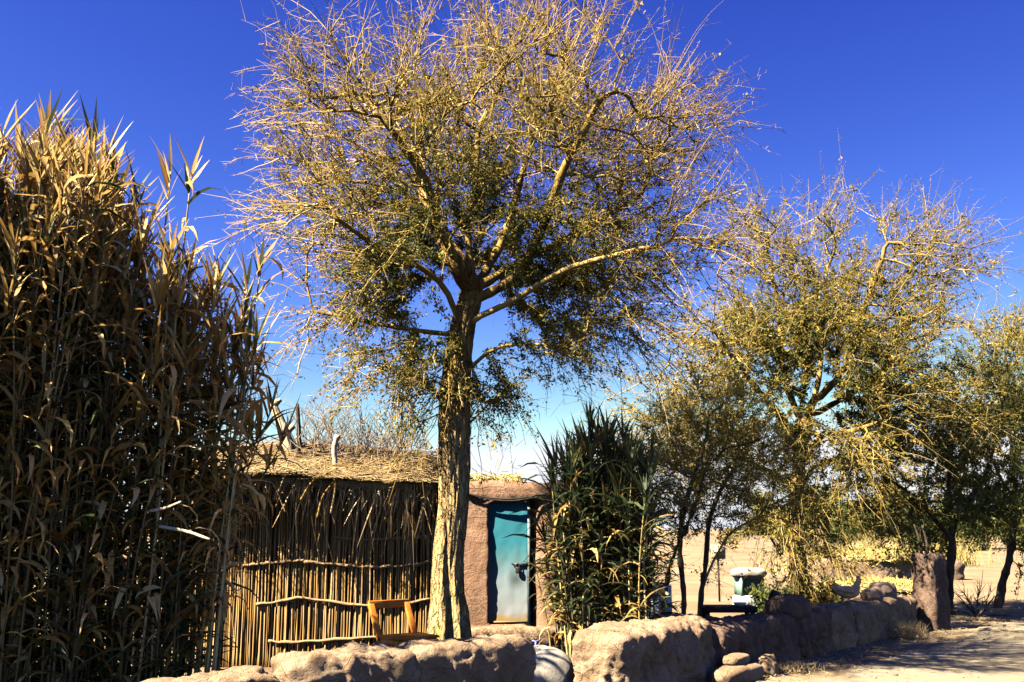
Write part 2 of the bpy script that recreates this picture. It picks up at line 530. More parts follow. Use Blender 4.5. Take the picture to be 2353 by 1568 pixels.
# ------------------------------------------------------------------ lumps of adobe and stone
def lump_mesh(name, sx, sy, sz, res=16, p=4.0, amp=.03, scale=4.0, seed=0, grooves=0.0):
    """rounded block with a rough surface, base at z = 0"""
    vs, qs, key = [], [], {}
    def vid(v):
        k = (round(v[0], 5), round(v[1], 5), round(v[2], 5))
        if k not in key:
            key[k] = len(vs)
            vs.append(v)
        return key[k]
    lin = [math.tan(math.pi / 4 * (2 * i / res - 1)) for i in range(res + 1)]
    for ax in range(3):
        for sg in (-1, 1):
            for i in range(res):
                for j in range(res):
                    c = []
                    for (a, b) in ((i, j), (i + 1, j), (i + 1, j + 1), (i, j + 1)):
                        v = [0, 0, 0]
                        v[ax] = sg
                        v[(ax + 1) % 3] = lin[a]
                        v[(ax + 2) % 3] = lin[b]
                        c.append(vid(tuple(v)))
                    qs.append(c if sg > 0 else c[::-1])
    v = np.array(vs)
    v = v / (np.abs(v) ** p).sum(1, keepdims=True) ** (1 / p)
    v *= np.array([sx, sy, sz]) / 2
    v[:, 2] += sz / 2
    off = Vector((seed * 5.3, seed * 2.9, seed * 7.1))
    nrm = unit(v - np.array([0, 0, sz / 2]))
    d = np.array([mnoise.fractal(Vector(c) * scale + off, .75, 2, 5) for c in v.tolist()])
    big = np.array([mnoise.noise(Vector(c) * 1.3 + off) for c in v.tolist()])
    k = amp * d + amp * 1.6 * big
    if grooves:
        g = np.array([mnoise.noise(Vector((c[0] * 14, c[1] * 14, c[2] * 3)) + off) for c in v.tolist()])
        k += grooves * g * np.clip(1 - np.abs(nrm[:, 2]) * 1.2, 0, 1)
    v = v + nrm * k[:, None]
    mb = MB()
    mb.add(v, qs)
    return mb.mesh(name, True)


def wall_blocks(root, spec, mats):
    """spec: (centre x, centre y, length, depth, height, angle, seed, base)"""
    for i, (x, y, L, D, H, ang, seed, z0, mt) in enumerate(spec):
        me = lump_mesh('adobe_block', L, D, H + .12, 34, 6.5, .055, 4.6, seed, .035)
        o = link('adobe_block', me, mats[mt], root, (x, y, -.12 + z0))
        o.rotation_euler = (0, 0, ang)


W0 = (1.10, 10.15)


def along(t, off=0, o=W0, d=U):
    d = np.asarray(d)
    nn = np.array([d[1], -d[0]])
    return np.array(o) + d * t + nn * off


UA = math.atan2(U[1], U[0])
# near wall left of the gap
dl = unit(np.array([2.42, 1.63]))
DA = math.atan2(dl[1], dl[0])
lw = empty('adobe_wall', (0, 0, 0))
tag(lw, 'low rounded adobe wall in front of the reed shed and orange chair', 'wall')
spec = []
for k, (t, L, H, jy) in enumerate([(-2.9, 1.5, .40, .0), (-1.55, 1.5, .36, .0), (-.12, 1.25, .55, .03), (1.05, 1.25, .66, .0), (2.22, 1.32, .68, .02)]):
    p = along(t + .12, -.18 + jy, (-2.28, 8.07), dl)
    spec.append((p[0], p[1], L, .46, H, DA + .03 * (-1) ** k, 11 + k, 0, 0))
wall_blocks(lw, spec, [M['adobe_block'], M['adobe_dark']])
# long wall right of the gap, up to the pillar
rw = empty('adobe_wall', (0, 0, 0))
tag(rw, 'long low adobe wall running from the gap along the dirt road to the pillar', 'wall')
spec = []
tt = 0.0
for k, (L, H, jy) in enumerate([(1.15, .66, 0), (1.1, .68, .10), (1.15, .57, .02), (1.2, .55, .05), (1.05, .58, -.02), (1.15, .55, .04), (1.0, .53, .0), (1.1, .56, .03), (.9, .52, .0)]):
    p = along(tt + L / 2 - .02, -.33 - jy)
    spec.append((p[0], p[1], L + .10, .66, H, UA + .04 * (-1) ** k, 31 + k, 0, 1 if k in (2, 3, 4) else 0))
    tt += L - .05
wall_blocks(rw, spec, [M['adobe_block'], M['adobe_dark']])


def stone(name, p, size, seed, mat, label, cat='stone', group=None, rz=0, pw=2.6, z=0.0):
    me = lump_mesh(name, *size, 10, pw, size[2] * .10, 3.5 / max(size), seed)
    o = link(name, me, mat, None, (p[0], p[1], z))
    o.rotation_euler = (0, 0, rz)
    return tag(o, label, cat, group)


p = along(4.55, -.25); stone('boulder', p, (.75, .5, .36), 3, M['adobe_dark'], 'dark rounded boulder perched on the long low wall', rz=UA, z=.44)
p = along(7.75, -.22); stone('wall_stone', p, (.34, .28, .22), 5, M['stone_brown'], 'small dark dome-shaped stone on the wall near the pillar', rz=UA, z=.50)
p = along(8.35, -.25); stone('wall_stone', p, (.62, .40, .34), 6, M['stone_brown'], 'bigger dark flat-topped stone on the wall touching the pillar', rz=UA, z=.47)
p = along(2.15, .14); stone('adobe_chunk', p, (.95, .34, .20), 8, M['adobe_block'], 'long fallen slab of adobe lying at the wall foot', 'rubble', rz=UA, pw=3.5, z=-.04)
p = along(2.20, .10); stone('adobe_chunk', p, (.50, .24, .12), 9, M['adobe_block'], 'thin adobe slab stacked on top of the fallen one', 'rubble', rz=UA + .1, pw=3.5, z=.15)
p = along(2.85, .16); stone('adobe_chunk', p, (.26, .24, .26), 10, M['adobe_block'], 'small upright adobe chunk beside the fallen slab', 'rubble', rz=.4, pw=2.6, z=-.05)

# gate pillar
pl = along(9.45, -.12)
po = link('gate_pillar', lump_mesh('gate_pillar', .50, .46, 1.36, 26, 7, .035, 4, 21, .02), M['adobe_dark'], None, (7.25, 17.75, -.1))
po.rotation_euler = (0, 0, .62)
tag(po, 'tall square dark adobe pillar at the end of the long wall', 'pillar')
e = empty('forked_stick', (7.15, 17.75, 1.22))
tag(e, 'thin forked stick standing on top of the adobe pillar', 'stick')
mb = MB(); mb.tubes([spline([(0, 0, -.03), (-.03, 0, .25), (-.09, .02, .52)], 6)], np.linspace(.03, .016, 6), 6, True)
link('prong', mb.mesh('prong', True), M['bark_dark'], e)
mb = MB(); mb.tubes([spline([(.10, 0, -.03), (.10, 0, .2), (.05, .02, .50)], 6)], np.linspace(.028, .016, 6), 6, True)
link('prong', mb.mesh('prong', True), M['bark_dark'], e)

# boulder in the gap with a dish, a hollow of stones beside it
g = at(1243, 1545, 10.75)
bo = link('boulder', lump_mesh('boulder', .62, .56, .58, 18, 2.4, .02, 2.2, 44), M['stone_pale'], None, (g[0] - .05, 10.85, -.09))
bo.rotation_euler = (0, .30, .3)
tag(bo, 'large smooth pale grey boulder in the gap between the walls', 'boulder')
def lathe(prof, sides=24):
    prof = np.asarray(prof, float)
    a = np.arange(sides) * 2 * np.pi / sides
    V = np.stack([prof[:, 0][:, None] * np.cos(a), prof[:, 0][:, None] * np.sin(a), np.repeat(prof[:, 1][:, None], sides, 1)], -1)
    i = np.arange(len(prof) * sides).reshape(len(prof), sides)
    q = np.stack([i[:-1], np.roll(i[:-1], -1, 1), np.roll(i[1:], -1, 1), i[1:]], -1).reshape(-1, 4)
    return V.reshape(-1, 3), q
mb = MB(); mb.add(*lathe([(.001, 0), (.035, 0), (.06, .025), (.068, .045), (.060, .043), (.05, .022), (.001, .012)]))
d = link('dish', mb.mesh('dish', True), M['white'], None, (.435, 10.98, .345))
d.rotation_euler = (.15, .25, 0)
tag(d, 'small white dish resting on the pale boulder', 'dish')
for k, (x, y, s, lab) in enumerate([(.62, 11.15, (.30, .22, .22), 'flat brown stone just behind the white dish'), (.60, 10.78, (.20, .18, .16), 'small brown stone at the right foot of the pale boulder')]):
    stone('stone', (x, y), s, 50 + k, M['stone_brown'], lab, z=-.03)
# garden tap
e = empty('garden_tap', (.275, 12.0, -.03))
tag(e, 'small blue garden tap on a short pipe behind the pale boulder', 'tap')
mb = MB(); mb.tubes([[(0, 0, 0), (0, 0, .35), (0, 0, .42)]], .012, 8, True); link('pipe', mb.mesh('pipe', True), M['tap_blue'], e)
mb = MB(); mb.tubes([[(-.045, 0, .425), (0, 0, .415), (.045, 0, .43)]], .010, 8, True); link('handle', mb.mesh('handle', True), M['tap_blue'], e)
mb = MB(); mb.tubes([spline([(0, 0, .36), (.03, -.04, .37), (.035, -.06, .33)], 6)], .010, 8, True); link('spout', mb.mesh('spout', True), M['tap_blue'], e)


# ------------------------------------------------------------------ adobe house
HY = 15.5
def house():
    h = empty('adobe_house', (0, HY, 0))
    tag(h, 'brown mud-walled house with a narrow teal door', 'house')
    x0, x1, top = -1.25, 1.95, 2.38
    dx0, dx1, dz0, dz1 = -.35, .30, .25, 2.05       # doorway
    wins = []
    st = .05
    xs = np.arange(x0, x1 + .001, st)
    zs = np.concatenate([np.arange(-.1, top - .12, st), [top]])
    xs = np.array(sorted(set(np.round(np.concatenate([xs, [dx0, dx1]]), 3))))
    n, m = len(xs), len(zs)
    G = np.zeros((n, m, 3))
    for i, x in enumerate(xs):
        for j, z in enumerate(zs):
            d = .035 * mnoise.fractal(Vector((x * 1.2, z * 1.2, 3)), .8, 2, 5) + .010 * mnoise.noise(Vector((x * 9, z * 9, 1)))
            zz = z
            if j == m - 1:
                zz += .05 * mnoise.fractal(Vector((x * 1.6, 0, 9)), .8, 2, 4)
            y = d
            # worn rounded right jamb
            if dz0 - .05 <= z <= dz1 + .02 and dx1 - .01 <= x <= dx1 + .17:
                k = 1 - (x - dx1) / .17
                y += .13 * k ** 1.5
            # sill ledge and thicker foot
            if z < dz0 - .06:
                y -= .10 + .03 * mnoise.noise(Vector((x * 5, 2, 2)))
            wob = .018 * mnoise.noise(Vector((x * 4, z * 4, 7)))
            if z > 2.12:
                y -= .03
            G[i, j] = (x + wob * (1 if dx0 - .1 < x < dx1 + .1 else 0), y, zz)
    idx = np.arange(n * m).reshape(n, m)
    q = []
    for i in range(n - 1):
        for j in range(m - 1):
            cx, cz = (xs[i] + xs[i + 1]) / 2, (zs[j] + zs[j + 1]) / 2
            if dx0 < cx < dx1 and dz0 < cz < dz1:
                continue
            if any(a < cx < b and c < cz < e for a, b, c, e in wins):
                continue
            q.append((idx[i, j], idx[i + 1, j], idx[i + 1, j + 1], idx[i, j + 1]))
    mb = MB(); mb.add(G.reshape(-1, 3), q)
    fw = link('front_wall', mb.mesh('front_wall', True), M['adobe_wall'], h)
    sm = fw.modifiers.new('thick', 'SOLIDIFY'); sm.thickness = .34; sm.offset = -1
    # other walls and roof
    mb = MB(); mb.box(x0, x0 + .3, .30, 3.2, -.1, 2.30); link('side_wall', mb.mesh('side_wall'), M['adobe_wall'], h)
    mb = MB(); mb.box(x1 - .3, x1, .30, 3.2, -.1, 2.30); link('side_wall', mb.mesh('side_wall'), M['adobe_wall'], h)
    mb = MB(); mb.box(x0, x1, 3.2, 3.5, -.1, 2.30); link('rear_wall', mb.mesh('rear_wall'), M['adobe_wall'], h)
    xs2, ys2 = np.linspace(x0 - .05, x1 + .05, 50), np.linspace(.12, 3.55, 26)
    G = np.array([[(x, y, 2.36 + .05 * mnoise.fractal(Vector((x, y, 0)) * 1.5, .8, 2, 4)) for y in ys2] for x in xs2])
    mb = MB(); mb.grid(G)
    rf = link('roof', mb.mesh('roof', True), M['adobe_wall'], h)
    sm = rf.modifiers.new('thick', 'SOLIDIFY'); sm.thickness = .12; sm.offset = -1
    # door
    D = .045
    dr = empty('door', (0, D, dz0)); dr.parent = h
    G = np.array([[(x, .010 * mnoise.fractal(Vector((x * 3, z * 2, 5)), .8, 2, 3), z) for z in np.linspace(.012, dz1 - dz0 + .05, 48)] for x in np.linspace(dx0 - .05, dx1 - .045, 20)])
    mb = MB(); mb.grid(G)
    pn = link('door_panel', mb.mesh('door_panel', True), M['teal_paint'], dr)
    sm = pn.modifiers.new('thick', 'SOLIDIFY'); sm.thickness = .02; sm.offset = -1
    mb = MB(); mb.box(dx1 - .062, dx1 - .022, -.018, .028, .0, dz1 - dz0); link('door_stile', mb.mesh('door_stile'), M['worn_teal'], dr)
    mb = MB(); mb.box(dx0 - .05, dx1 - .07, -.012, -.001, .02, .045); link('bottom_rail', mb.mesh('bottom_rail'), M['rail'], dr)
    mb = MB(); mb.box(.02, .24, -.022, -.002, .855, .90); mb.tubes([[(.02, -.02, .875), (-.005, -.03, .90)]], .012, 8, True)
    link('latch', mb.mesh('latch'), M['dark_metal'], dr)
    mb = MB(); mb.add(lump_mesh_np(.07, .03, .10, (.085, -.035, .745))[0], lump_mesh_np(.07, .03, .10, (.085, -.035, .745))[1])
    mb.tubes([spline([(.06, -.03, .82), (.06, -.03, .87), (.085, -.03, .90), (.11, -.03, .87), (.11, -.03, .82)], 10)], .007, 6)
    link('padlock', mb.mesh('padlock', True), M['dark_metal'], dr)
    # doorstep
    st_ = link('doorstep', lump_mesh('doorstep', 1.3, .42, .30, 16, 5, .02, 3, 71), M['adobe_block'], h, (.0, -.16, -.07))
    # straw and clods on the parapet
    mb = MB()
    n = 500
    c = np.stack([rng.uniform(-.75, .15, n), rng.uniform(.0, .5, n), 2.38 + rng.gamma(1.5, .03, n)], -1)
    ang = rng.uniform(0, 6.28, n)
    d = np.stack([np.cos(ang), np.sin(ang), rng.uniform(-.4, .5, n)], -1) * rng.uniform(.03, .1, (n, 1))
    mb.tubes(np.stack([c - d, c + d], 1), .006, 3)
    tag(link('roof_straw', mb.mesh('roof_straw'), M['straw_yellow'], h), 'yellow straw along the roof edge', None, None, 'stuff')
    # cable
    P = spline([(-.72, -.05, 2.20), (-.35, -.06, 2.13), (.0, -.06, 2.115), (.3, -.06, 2.15), (.62, -.05, 2.22)], 24)
    mb = MB(); mb.tubes([P], .014, 8, True); mb.tubes([P + np.array([.0, -.01, -.03]) * np.sin(np.linspace(0, 3.14, 24))[:, None]], .010, 6, True)
    cb = link('cable', mb.mesh('cable', True), M['cable'], None, (0, HY, 0))
    tag(cb, 'dark cable sagging across the mud wall above the teal door', 'cable')


def lump_mesh_np(sx, sy, sz, c):
    me = lump_mesh('tmp', sx, sy, sz, 5, 4, 0, 1, 0)
    v = np.array([tuple(q.co) for q in me.vertices]) + np.array(c)
    q = [tuple(p.vertices) for p in me.polygons]
    bpy.data.meshes.remove(me)
    return v, q


house()

# ------------------------------------------------------------------ reed shed: cane front, rails, thatch
def shed():
    sh = empty('reed_shed', (-2.3, 12.9, 0))
    tag(sh, 'reed-walled shed with a straw thatched roof beside the tree', 'shed')
    def curve(x):            # local front line, bulging a little
        return -.10 * math.cos((x) / 1.5 * 1.2) + .02 * x
    pool = []
    for k in range(6):
        mb = MB()
        hgt = 2.3
        z = np.linspace(0, hgt, 13)
        bx = .012 * np.sin(z * (1.2 + k * .3) + k)
        by = .010 * np.cos(z * 1.5 + k * 2)
        r = .0135 * (1 + .12 * np.cos(np.arange(13) * np.pi)) * (1 - .12 * z / hgt)
        mb.tubes([np.stack([bx, by, z], -1)], r, 6, True)
        me = mb.mesh('cane', True)
        me.materials.append(M['fence_cane'])
        pool.append(me)
    x = -1.75
    i = 0
    while x < 1.32:
        o = link('cane', pool[i % 6], None, sh, (x, curve(x) + random.uniform(-.012, .012), -.06 + random.uniform(-.02, .02)))
        o.rotation_euler = (random.uniform(-.012, .012), random.gauss(0, .007) + .015 * math.sin(x * 2), random.uniform(0, 6.28))
        s = random.uniform(.50, .88)
        o.scale = (s, s, random.uniform(.96, 1.04))
        x += random.uniform(.0135, .022)
        if random.random() < .03:
            x += .02
        i += 1
    # rear layer of canes, dark inside
    mb = MB()
    xs = np.arange(-1.8, 1.35, .024)
    P = np.array([[(a + random.uniform(-.01, .01), curve(a) + .30, -.05), (a + random.uniform(-.03, .03), curve(a) + .32, 2.25)] for a in xs])
    mb.tubes(P, .013, 5)
    tag(link('inner_canes', mb.mesh('inner_canes', True), M['fence_cane'], sh), None, None, None, 'stuff')
    # rails: (points in px on the fence)
    rails = [[(768, 1236), (830, 1240), (900, 1238), (992, 1234)],
             [(700, 1291), (790, 1299), (850, 1303), (930, 1300), (1000, 1290)],
             [(590, 1389), (640, 1383), (690, 1374), (770, 1384), (850, 1393), (930, 1388), (1000, 1374)],
             [(618, 1473), (660, 1476), (735, 1472), (830, 1466), (960, 1462), (1000, 1461)],
             [(560, 1300), (620, 1294), (700, 1288)]]
    for k, r in enumerate(rails):
        pts = []
        for (a, b) in r:
            w = at(a, b, 12.8)
            lx = w[0] + 2.3
            pts.append((lx, curve(lx) - .032, w[2]))
        mb = MB(); n = 26
        P = spline(pts, n)
        P[:, 2] += .006 * np.sin(np.arange(n) * 1.7)
        mb.tubes([P], .019 + .004 * np.sin(np.arange(n) * .9 + k), 7, True)
        link('rail', mb.mesh('rail', True), M['rail'], sh)
    # back and sides
    for nm, (a, b, c, d) in (('side_wall', (-1.8, -1.75, 0, .95)), ('side_wall', (1.28, 1.33, .06, .95)), ('rear_wall', (-1.8, 1.33, .95, 1.0))):
        mb = MB(); mb.box(a, b, c, d, -.05, 2.3); link(nm, mb.mesh(nm), M['rail'], sh)
    # thatch dome
    xs, ys = np.linspace(-2.0, 1.34, 60), np.linspace(-.40, 1.2, 38)
    def rz(x, y):
        u = (x + .35) / 2.0
        v = min(1, max(0, (y + .40) / 1.15))
        return 2.26 + .40 * math.sin(v * math.pi / 2) * max(0, 1 - .35 * u * u) + .05 * math.exp(-((x + .5) ** 2) * 3) - .05 * u + .05 * mnoise.fractal(Vector((x, y, 5)) * 2.2, .8, 2, 4)
    G = np.array([[(x, y, rz(x, y)) for y in ys] for x in xs])
    mb = MB(); mb.grid(G)
    t = link('thatch', mb.mesh('thatch', True), M['thatch'], sh)
    sm = t.modifiers.new('thick', 'SOLIDIFY'); sm.thickness = .12; sm.offset = -1
    # loose straw on it
    n = 10500
    x = rng.uniform(-2.0, 1.36, n)
    y = -.44 + 1.55 * rng.uniform(0, 1, n) ** 1.2
    ang = rng.normal(.1, .55, n)
    L = rng.uniform(.08, .42, n)
    dx, dy = np.cos(ang) * L, np.sin(ang) * L
    A = np.array([(a - c, b - d, rz(a - c, b - d) + .012) for a, b, c, d in zip(x, y, dx, dy)])
    B = np.array([(a + c, b + d, rz(a + c, b + d) + .012) for a, b, c, d in zip(x, y, dx, dy)])
    up = rng.gamma(1.2, .022, n)
    A[:, 2] += up; B[:, 2] += up * rng.uniform(.3, 2, n)
    mid = (A + B) / 2 + rng.normal(0, .01, (n, 3))
    mb = MB(); mb.tubes(np.stack([A, mid, B], 1), rng.uniform(.0022, .005, (n, 1)), 3)
    tag(link('loose_straw', mb.mesh('loose_straw'), M['straw'], sh), None, None, None, 'stuff')
    # hanging fringe at the eave
    n = 1700
    x = rng.uniform(-2.0, 1.34, n)
    y0 = -.36 + rng.uniform(-.06, .25, n)
    z0 = np.array([rz(a, b) for a, b in zip(x, y0)]) - rng.uniform(.0, .10, n)
    L = rng.gamma(2.0, .125, n) * np.where(x > -.4, 1.2, .8)
    tilt = rng.normal(0, .25, n)
    P0 = np.stack([x, y0, z0], -1)
    P2 = P0 + np.stack([np.sin(tilt) * L, rng.uniform(-.05, .12, n), -np.cos(tilt) * L], -1)
    P1 = (P0 + P2) / 2 + np.stack([rng.normal(0, .02, n), rng.uniform(-.05, 0, n), 0 * x], -1)
    w = rng.uniform(.004, .013, n)
    side = unit(np.stack([np.cos(tilt * 3 + 1), np.sin(tilt * 3 + 1), 0 * x], -1)) * w[:, None]
    mb = MB()
    G = np.stack([np.stack([P0 - side, P0 + side], 1), np.stack([P1 - side, P1 + side], 1), np.stack([P2 - side * .2, P2 + side * .2], 1)], 1)
    mb.quads4(np.stack([G[:, 0, 0], G[:, 0, 1], G[:, 1, 1], G[:, 1, 0]], 1))
    mb.quads4(np.stack([G[:, 1, 0], G[:, 1, 1], G[:, 2, 1], G[:, 2, 0]], 1))
    tag(link('eave_fringe', mb.mesh('eave_fringe'), M['straw'], sh), 'ragged dry leaves hanging from the eave', None, None, 'stuff')
    # posts through the roof (survey points in px)
    def post(name, pts, rad, mat, lab, Y=13.1, sides=10, stub=None):
        P = np.array([at(a, b, Y) for a, b in pts]) - np.array([-2.3, 12.9, 0])
        P = spline(P, 18)
        mb = MB()
        rr = np.interp(np.linspace(0, 1, 18), np.linspace(0, 1, len(rad)), rad) * (1 + .08 * np.sin(np.arange(18) * 2.1))
        mb.tubes([P], rr, sides, True)
        if stub is not None:
            Q = np.array([at(a, b, Y) for a, b in stub[0]]) - np.array([-2.3, 12.9, 0])
            mb.tubes([spline(Q, 6)], np.linspace(stub[1], stub[1] * .8, 6), 8, True)
        o = link(name, mb.mesh(name, True), mat, sh)
        tag(o, lab)
    post('roof_post', [(668, 1120), (672, 1060), (655, 1000), (640, 960), (626, 932)], [.06, .07, .085, .065, .055], M['log_pale'], 'pale forked log poking through the thatch', stub=([(655, 1000), (668, 985), (676, 978)], .045))
    post('roof_post', [(626, 938), (633, 928), (645, 918)], [.055, .05, .03], M['log_pale'], 'pale cut knob at the log end')
    post('roof_post', [(664, 1085), (684, 1045), (687, 1000), (683, 928)], [.032, .032, .03, .026], M['bark_dark'], 'dark thin upright stick beside the pale log', Y=12.9)
    post('roof_post', [(768, 1130), (770, 1070), (768, 1030), (776, 1000)], [.03, .032, .035, .04], M['log_pale'], 'short pale post stub in the thatch', Y=12.7)
    post('corner_post', [(1000, 1515), (1000, 1300), (1002, 1090)], [.05, .05, .045], M['bark_brown'], None, Y=12.95)
    # leaning dry canes hanging over the front
    for pts in ([(728, 1190), (745, 1135), (790, 1085)], [(640, 1130), (655, 1090), (662, 1060)], [(760, 1180), (770, 1120), (764, 1085)], [(690, 1150), (720, 1105), (775, 1075)]):
        post('loose_cane', pts, [.012, .014, .012], M['straw_leaf'], None, Y=12.45, sides=6)
    return sh


shed()

# bare brush on the shed roof
def dead_brush():
    mb = MB()
    P, Rr = [], []
    for k in range(70):
        px = random.choice([700, 740, 775, 800, 830, 860, 905, 930]) + random.uniform(-20, 20)
        b = at(px, 1075, random.uniform(12.8, 13.6))
        h = random.uniform(.45, .95) * (1.0 if px < 860 else .8)
        lean = random.uniform(-.45, .45)
        pts = np.array([b + np.array([lean * t * h + .04 * math.sin(5 * t + k), random.uniform(-.02, .02), h * t]) for t in np.linspace(0, 1, 6)])
        P.append(pts); Rr.append(np.linspace(.008, .003, 6))
        for j in range(7):
            i = random.randint(1, 4)
            d = unit(np.array([random.uniform(-1, 1), random.uniform(-.5, .5), random.uniform(.1, 1)])) * random.uniform(.12, .4)
            q = np.array([pts[i] + d * t + np.array([0, 0, .06 * t * t]) for t in np.linspace(0, 1, 6)])
            P.append(q); Rr.append(np.linspace(.005, .002, 6))
    mb.tubes(np.array(P), np.array(Rr), 3)
    o = link('dead_brush', mb.mesh('dead_brush'), M['dead_twig'])
    tag(o, 'bare grey-brown brush sticking up from the thatched roof', 'brush')


dead_brush()

# ------------------------------------------------------------------ orange chair
def chair():
    c = empty('wooden_chair', (-1.45, 11.35, .05))
    tag(c, 'orange wooden chair with an open back behind the low wall', 'chair')
    f = unit(np.array([.6, -.8, 0])); l = np.array([.8, .6, 0])
    def W(a, b, z):
        return f * a + l * b + np.array([0, 0, z])
    def bar(name, p, q, w, t, n=None):
        p, q = np.array(p), np.array(q)
        d = unit(q - p)
        s = unit(np.cross(d, (0, 0, 1))) if abs(d[2]) < .8 else unit(l)
        u = np.cross(s, d)
        V = []
        for e_ in (p, q):
            for (i, j) in ((-1, -1), (1, -1), (1, 1), (-1, 1)):
                V.append(e_ + s * i * w / 2 + u * j * t / 2)
        mb = MB(); mb.add(V, [(0, 1, 2, 3), (7, 6, 5, 4), (0, 4, 5, 1), (1, 5, 6, 2), (2, 6, 7, 3), (3, 7, 4, 0)])
        o = link(name, mb.mesh(name), M['orange_wood'], c)
        bv = o.modifiers.new('bevel', 'BEVEL'); bv.width = .004; bv.segments = 2
        return o
    sh = .48
    for b in (0, .46):
        bar('back_post', W(0, b, .42), W(-.23, b, .80), .065, .04)
        bar('leg', W(-.02, b, -.10), W(0, b, .44), .045, .045)
        bar('leg', W(.40, b, -.10), W(.40, b, .44), .045, .045)
        bar('side_rail', W(.0, b, .425), W(.42, b, .425), .03, .05)
    bar('top_rail', W(-.225, -.03, .785), W(-.225, .49, .785), .03, .085)
    bar('front_rail', W(.41, 0, .42), W(.41, .46, .42), .025, .06)
    mb = MB()
    V = [W(a, b, z) for z in (.455, .48) for (a, b) in ((.02, -.03), (.44, -.03), (.44, .49), (.02, .49))]
    mb.add(V, [(3, 2, 1, 0), (4, 5, 6, 7), (0, 1, 5, 4), (1, 2, 6, 5), (2, 3, 7, 6), (3, 0, 4, 7)])
    o = link('seat', mb.mesh('seat'), M['orange_wood'], c)
    return c


chair()

# ------------------------------------------------------------------ trees
def colonize(seed_pos, seed_par, attr, di=1.6, dk=.30, step=.2, iters=90, jitter=.25, up=.0):
    pos = [np.array(p) for p in seed_pos]
    par = list(seed_par)
    attr = np.array(attr)
    P = np.array(pos)
    D = np.full(len(attr), 1e9)
    N = np.zeros(len(attr), int)
    def upd(start):
        nonlocal D, N
        new = np.array(pos[start:])
        for s in range(0, len(new), 400):
            blk = new[s:s + 400]
            d = np.linalg.norm(attr[:, None] - blk[None], axis=2)
            j = d.argmin(1); dm = d[np.arange(len(attr)), j]
            better = dm < D
            D[better] = dm[better]; N[better] = start + s + j[better]
    upd(0)
    for it in range(iters):
        m = D < di
        if not m.any():
            di *= 1.3
            continue
        start = len(pos)
        dirs = {}
        for a, n in zip(attr[m], N[m]):
            v = a - pos[n]
            dirs.setdefault(n, np.zeros(3))
            dirs[n] = dirs[n] + v / (np.linalg.norm(v) + 1e-9)
        for n, v in dirs.items():
            v = unit(v) + rng.normal(0, jitter, 3) + np.array([0, 0, up])
            pos.append(pos[n] + unit(v) * step); par.append(n)
        upd(start)
        keep = D > dk
        attr, D, N = attr[keep], D[keep], N[keep]
        if len(attr) == 0 or len(pos) > 9000:
            break
    return np.array(pos), np.array(par)


def ellipsoid_points(es, n):
    vol = np.array([e[2] * e[3] * e[5] * (e[6] if len(e) > 6 else 1) for e in es], float)
    out = []
    for e, c in zip(es, (vol / vol.sum() * n).astype(int)):
        cx, cy, rx, ry, Y, ry3 = e[:6]
        c = max(c, 8)
        nc = max(3, c // 24)
        cc = unit(rng.normal(0, 1, (nc, 3))) * rng.uniform(.1, 1, (nc, 1)) ** (1 / 2.2)
        sg = np.array([1 / (rx * Y / 2288), 1 / ry3, 1 / (ry * Y / 2288)]) * .24
        v = cc[rng.integers(0, nc, c)] + rng.normal(0, 1, (c, 3)) * sg
        for a in v:
            Yd = Y + a[1] * ry3
            # survey at the ellipsoid's own depth, so that it keeps its size
            p = at(cx, cy, Y)
            s = Y / 2288
            out.append(p + np.array([a[0] * rx * s, a[1] * ry3, a[2] * ry * s]))
    return out


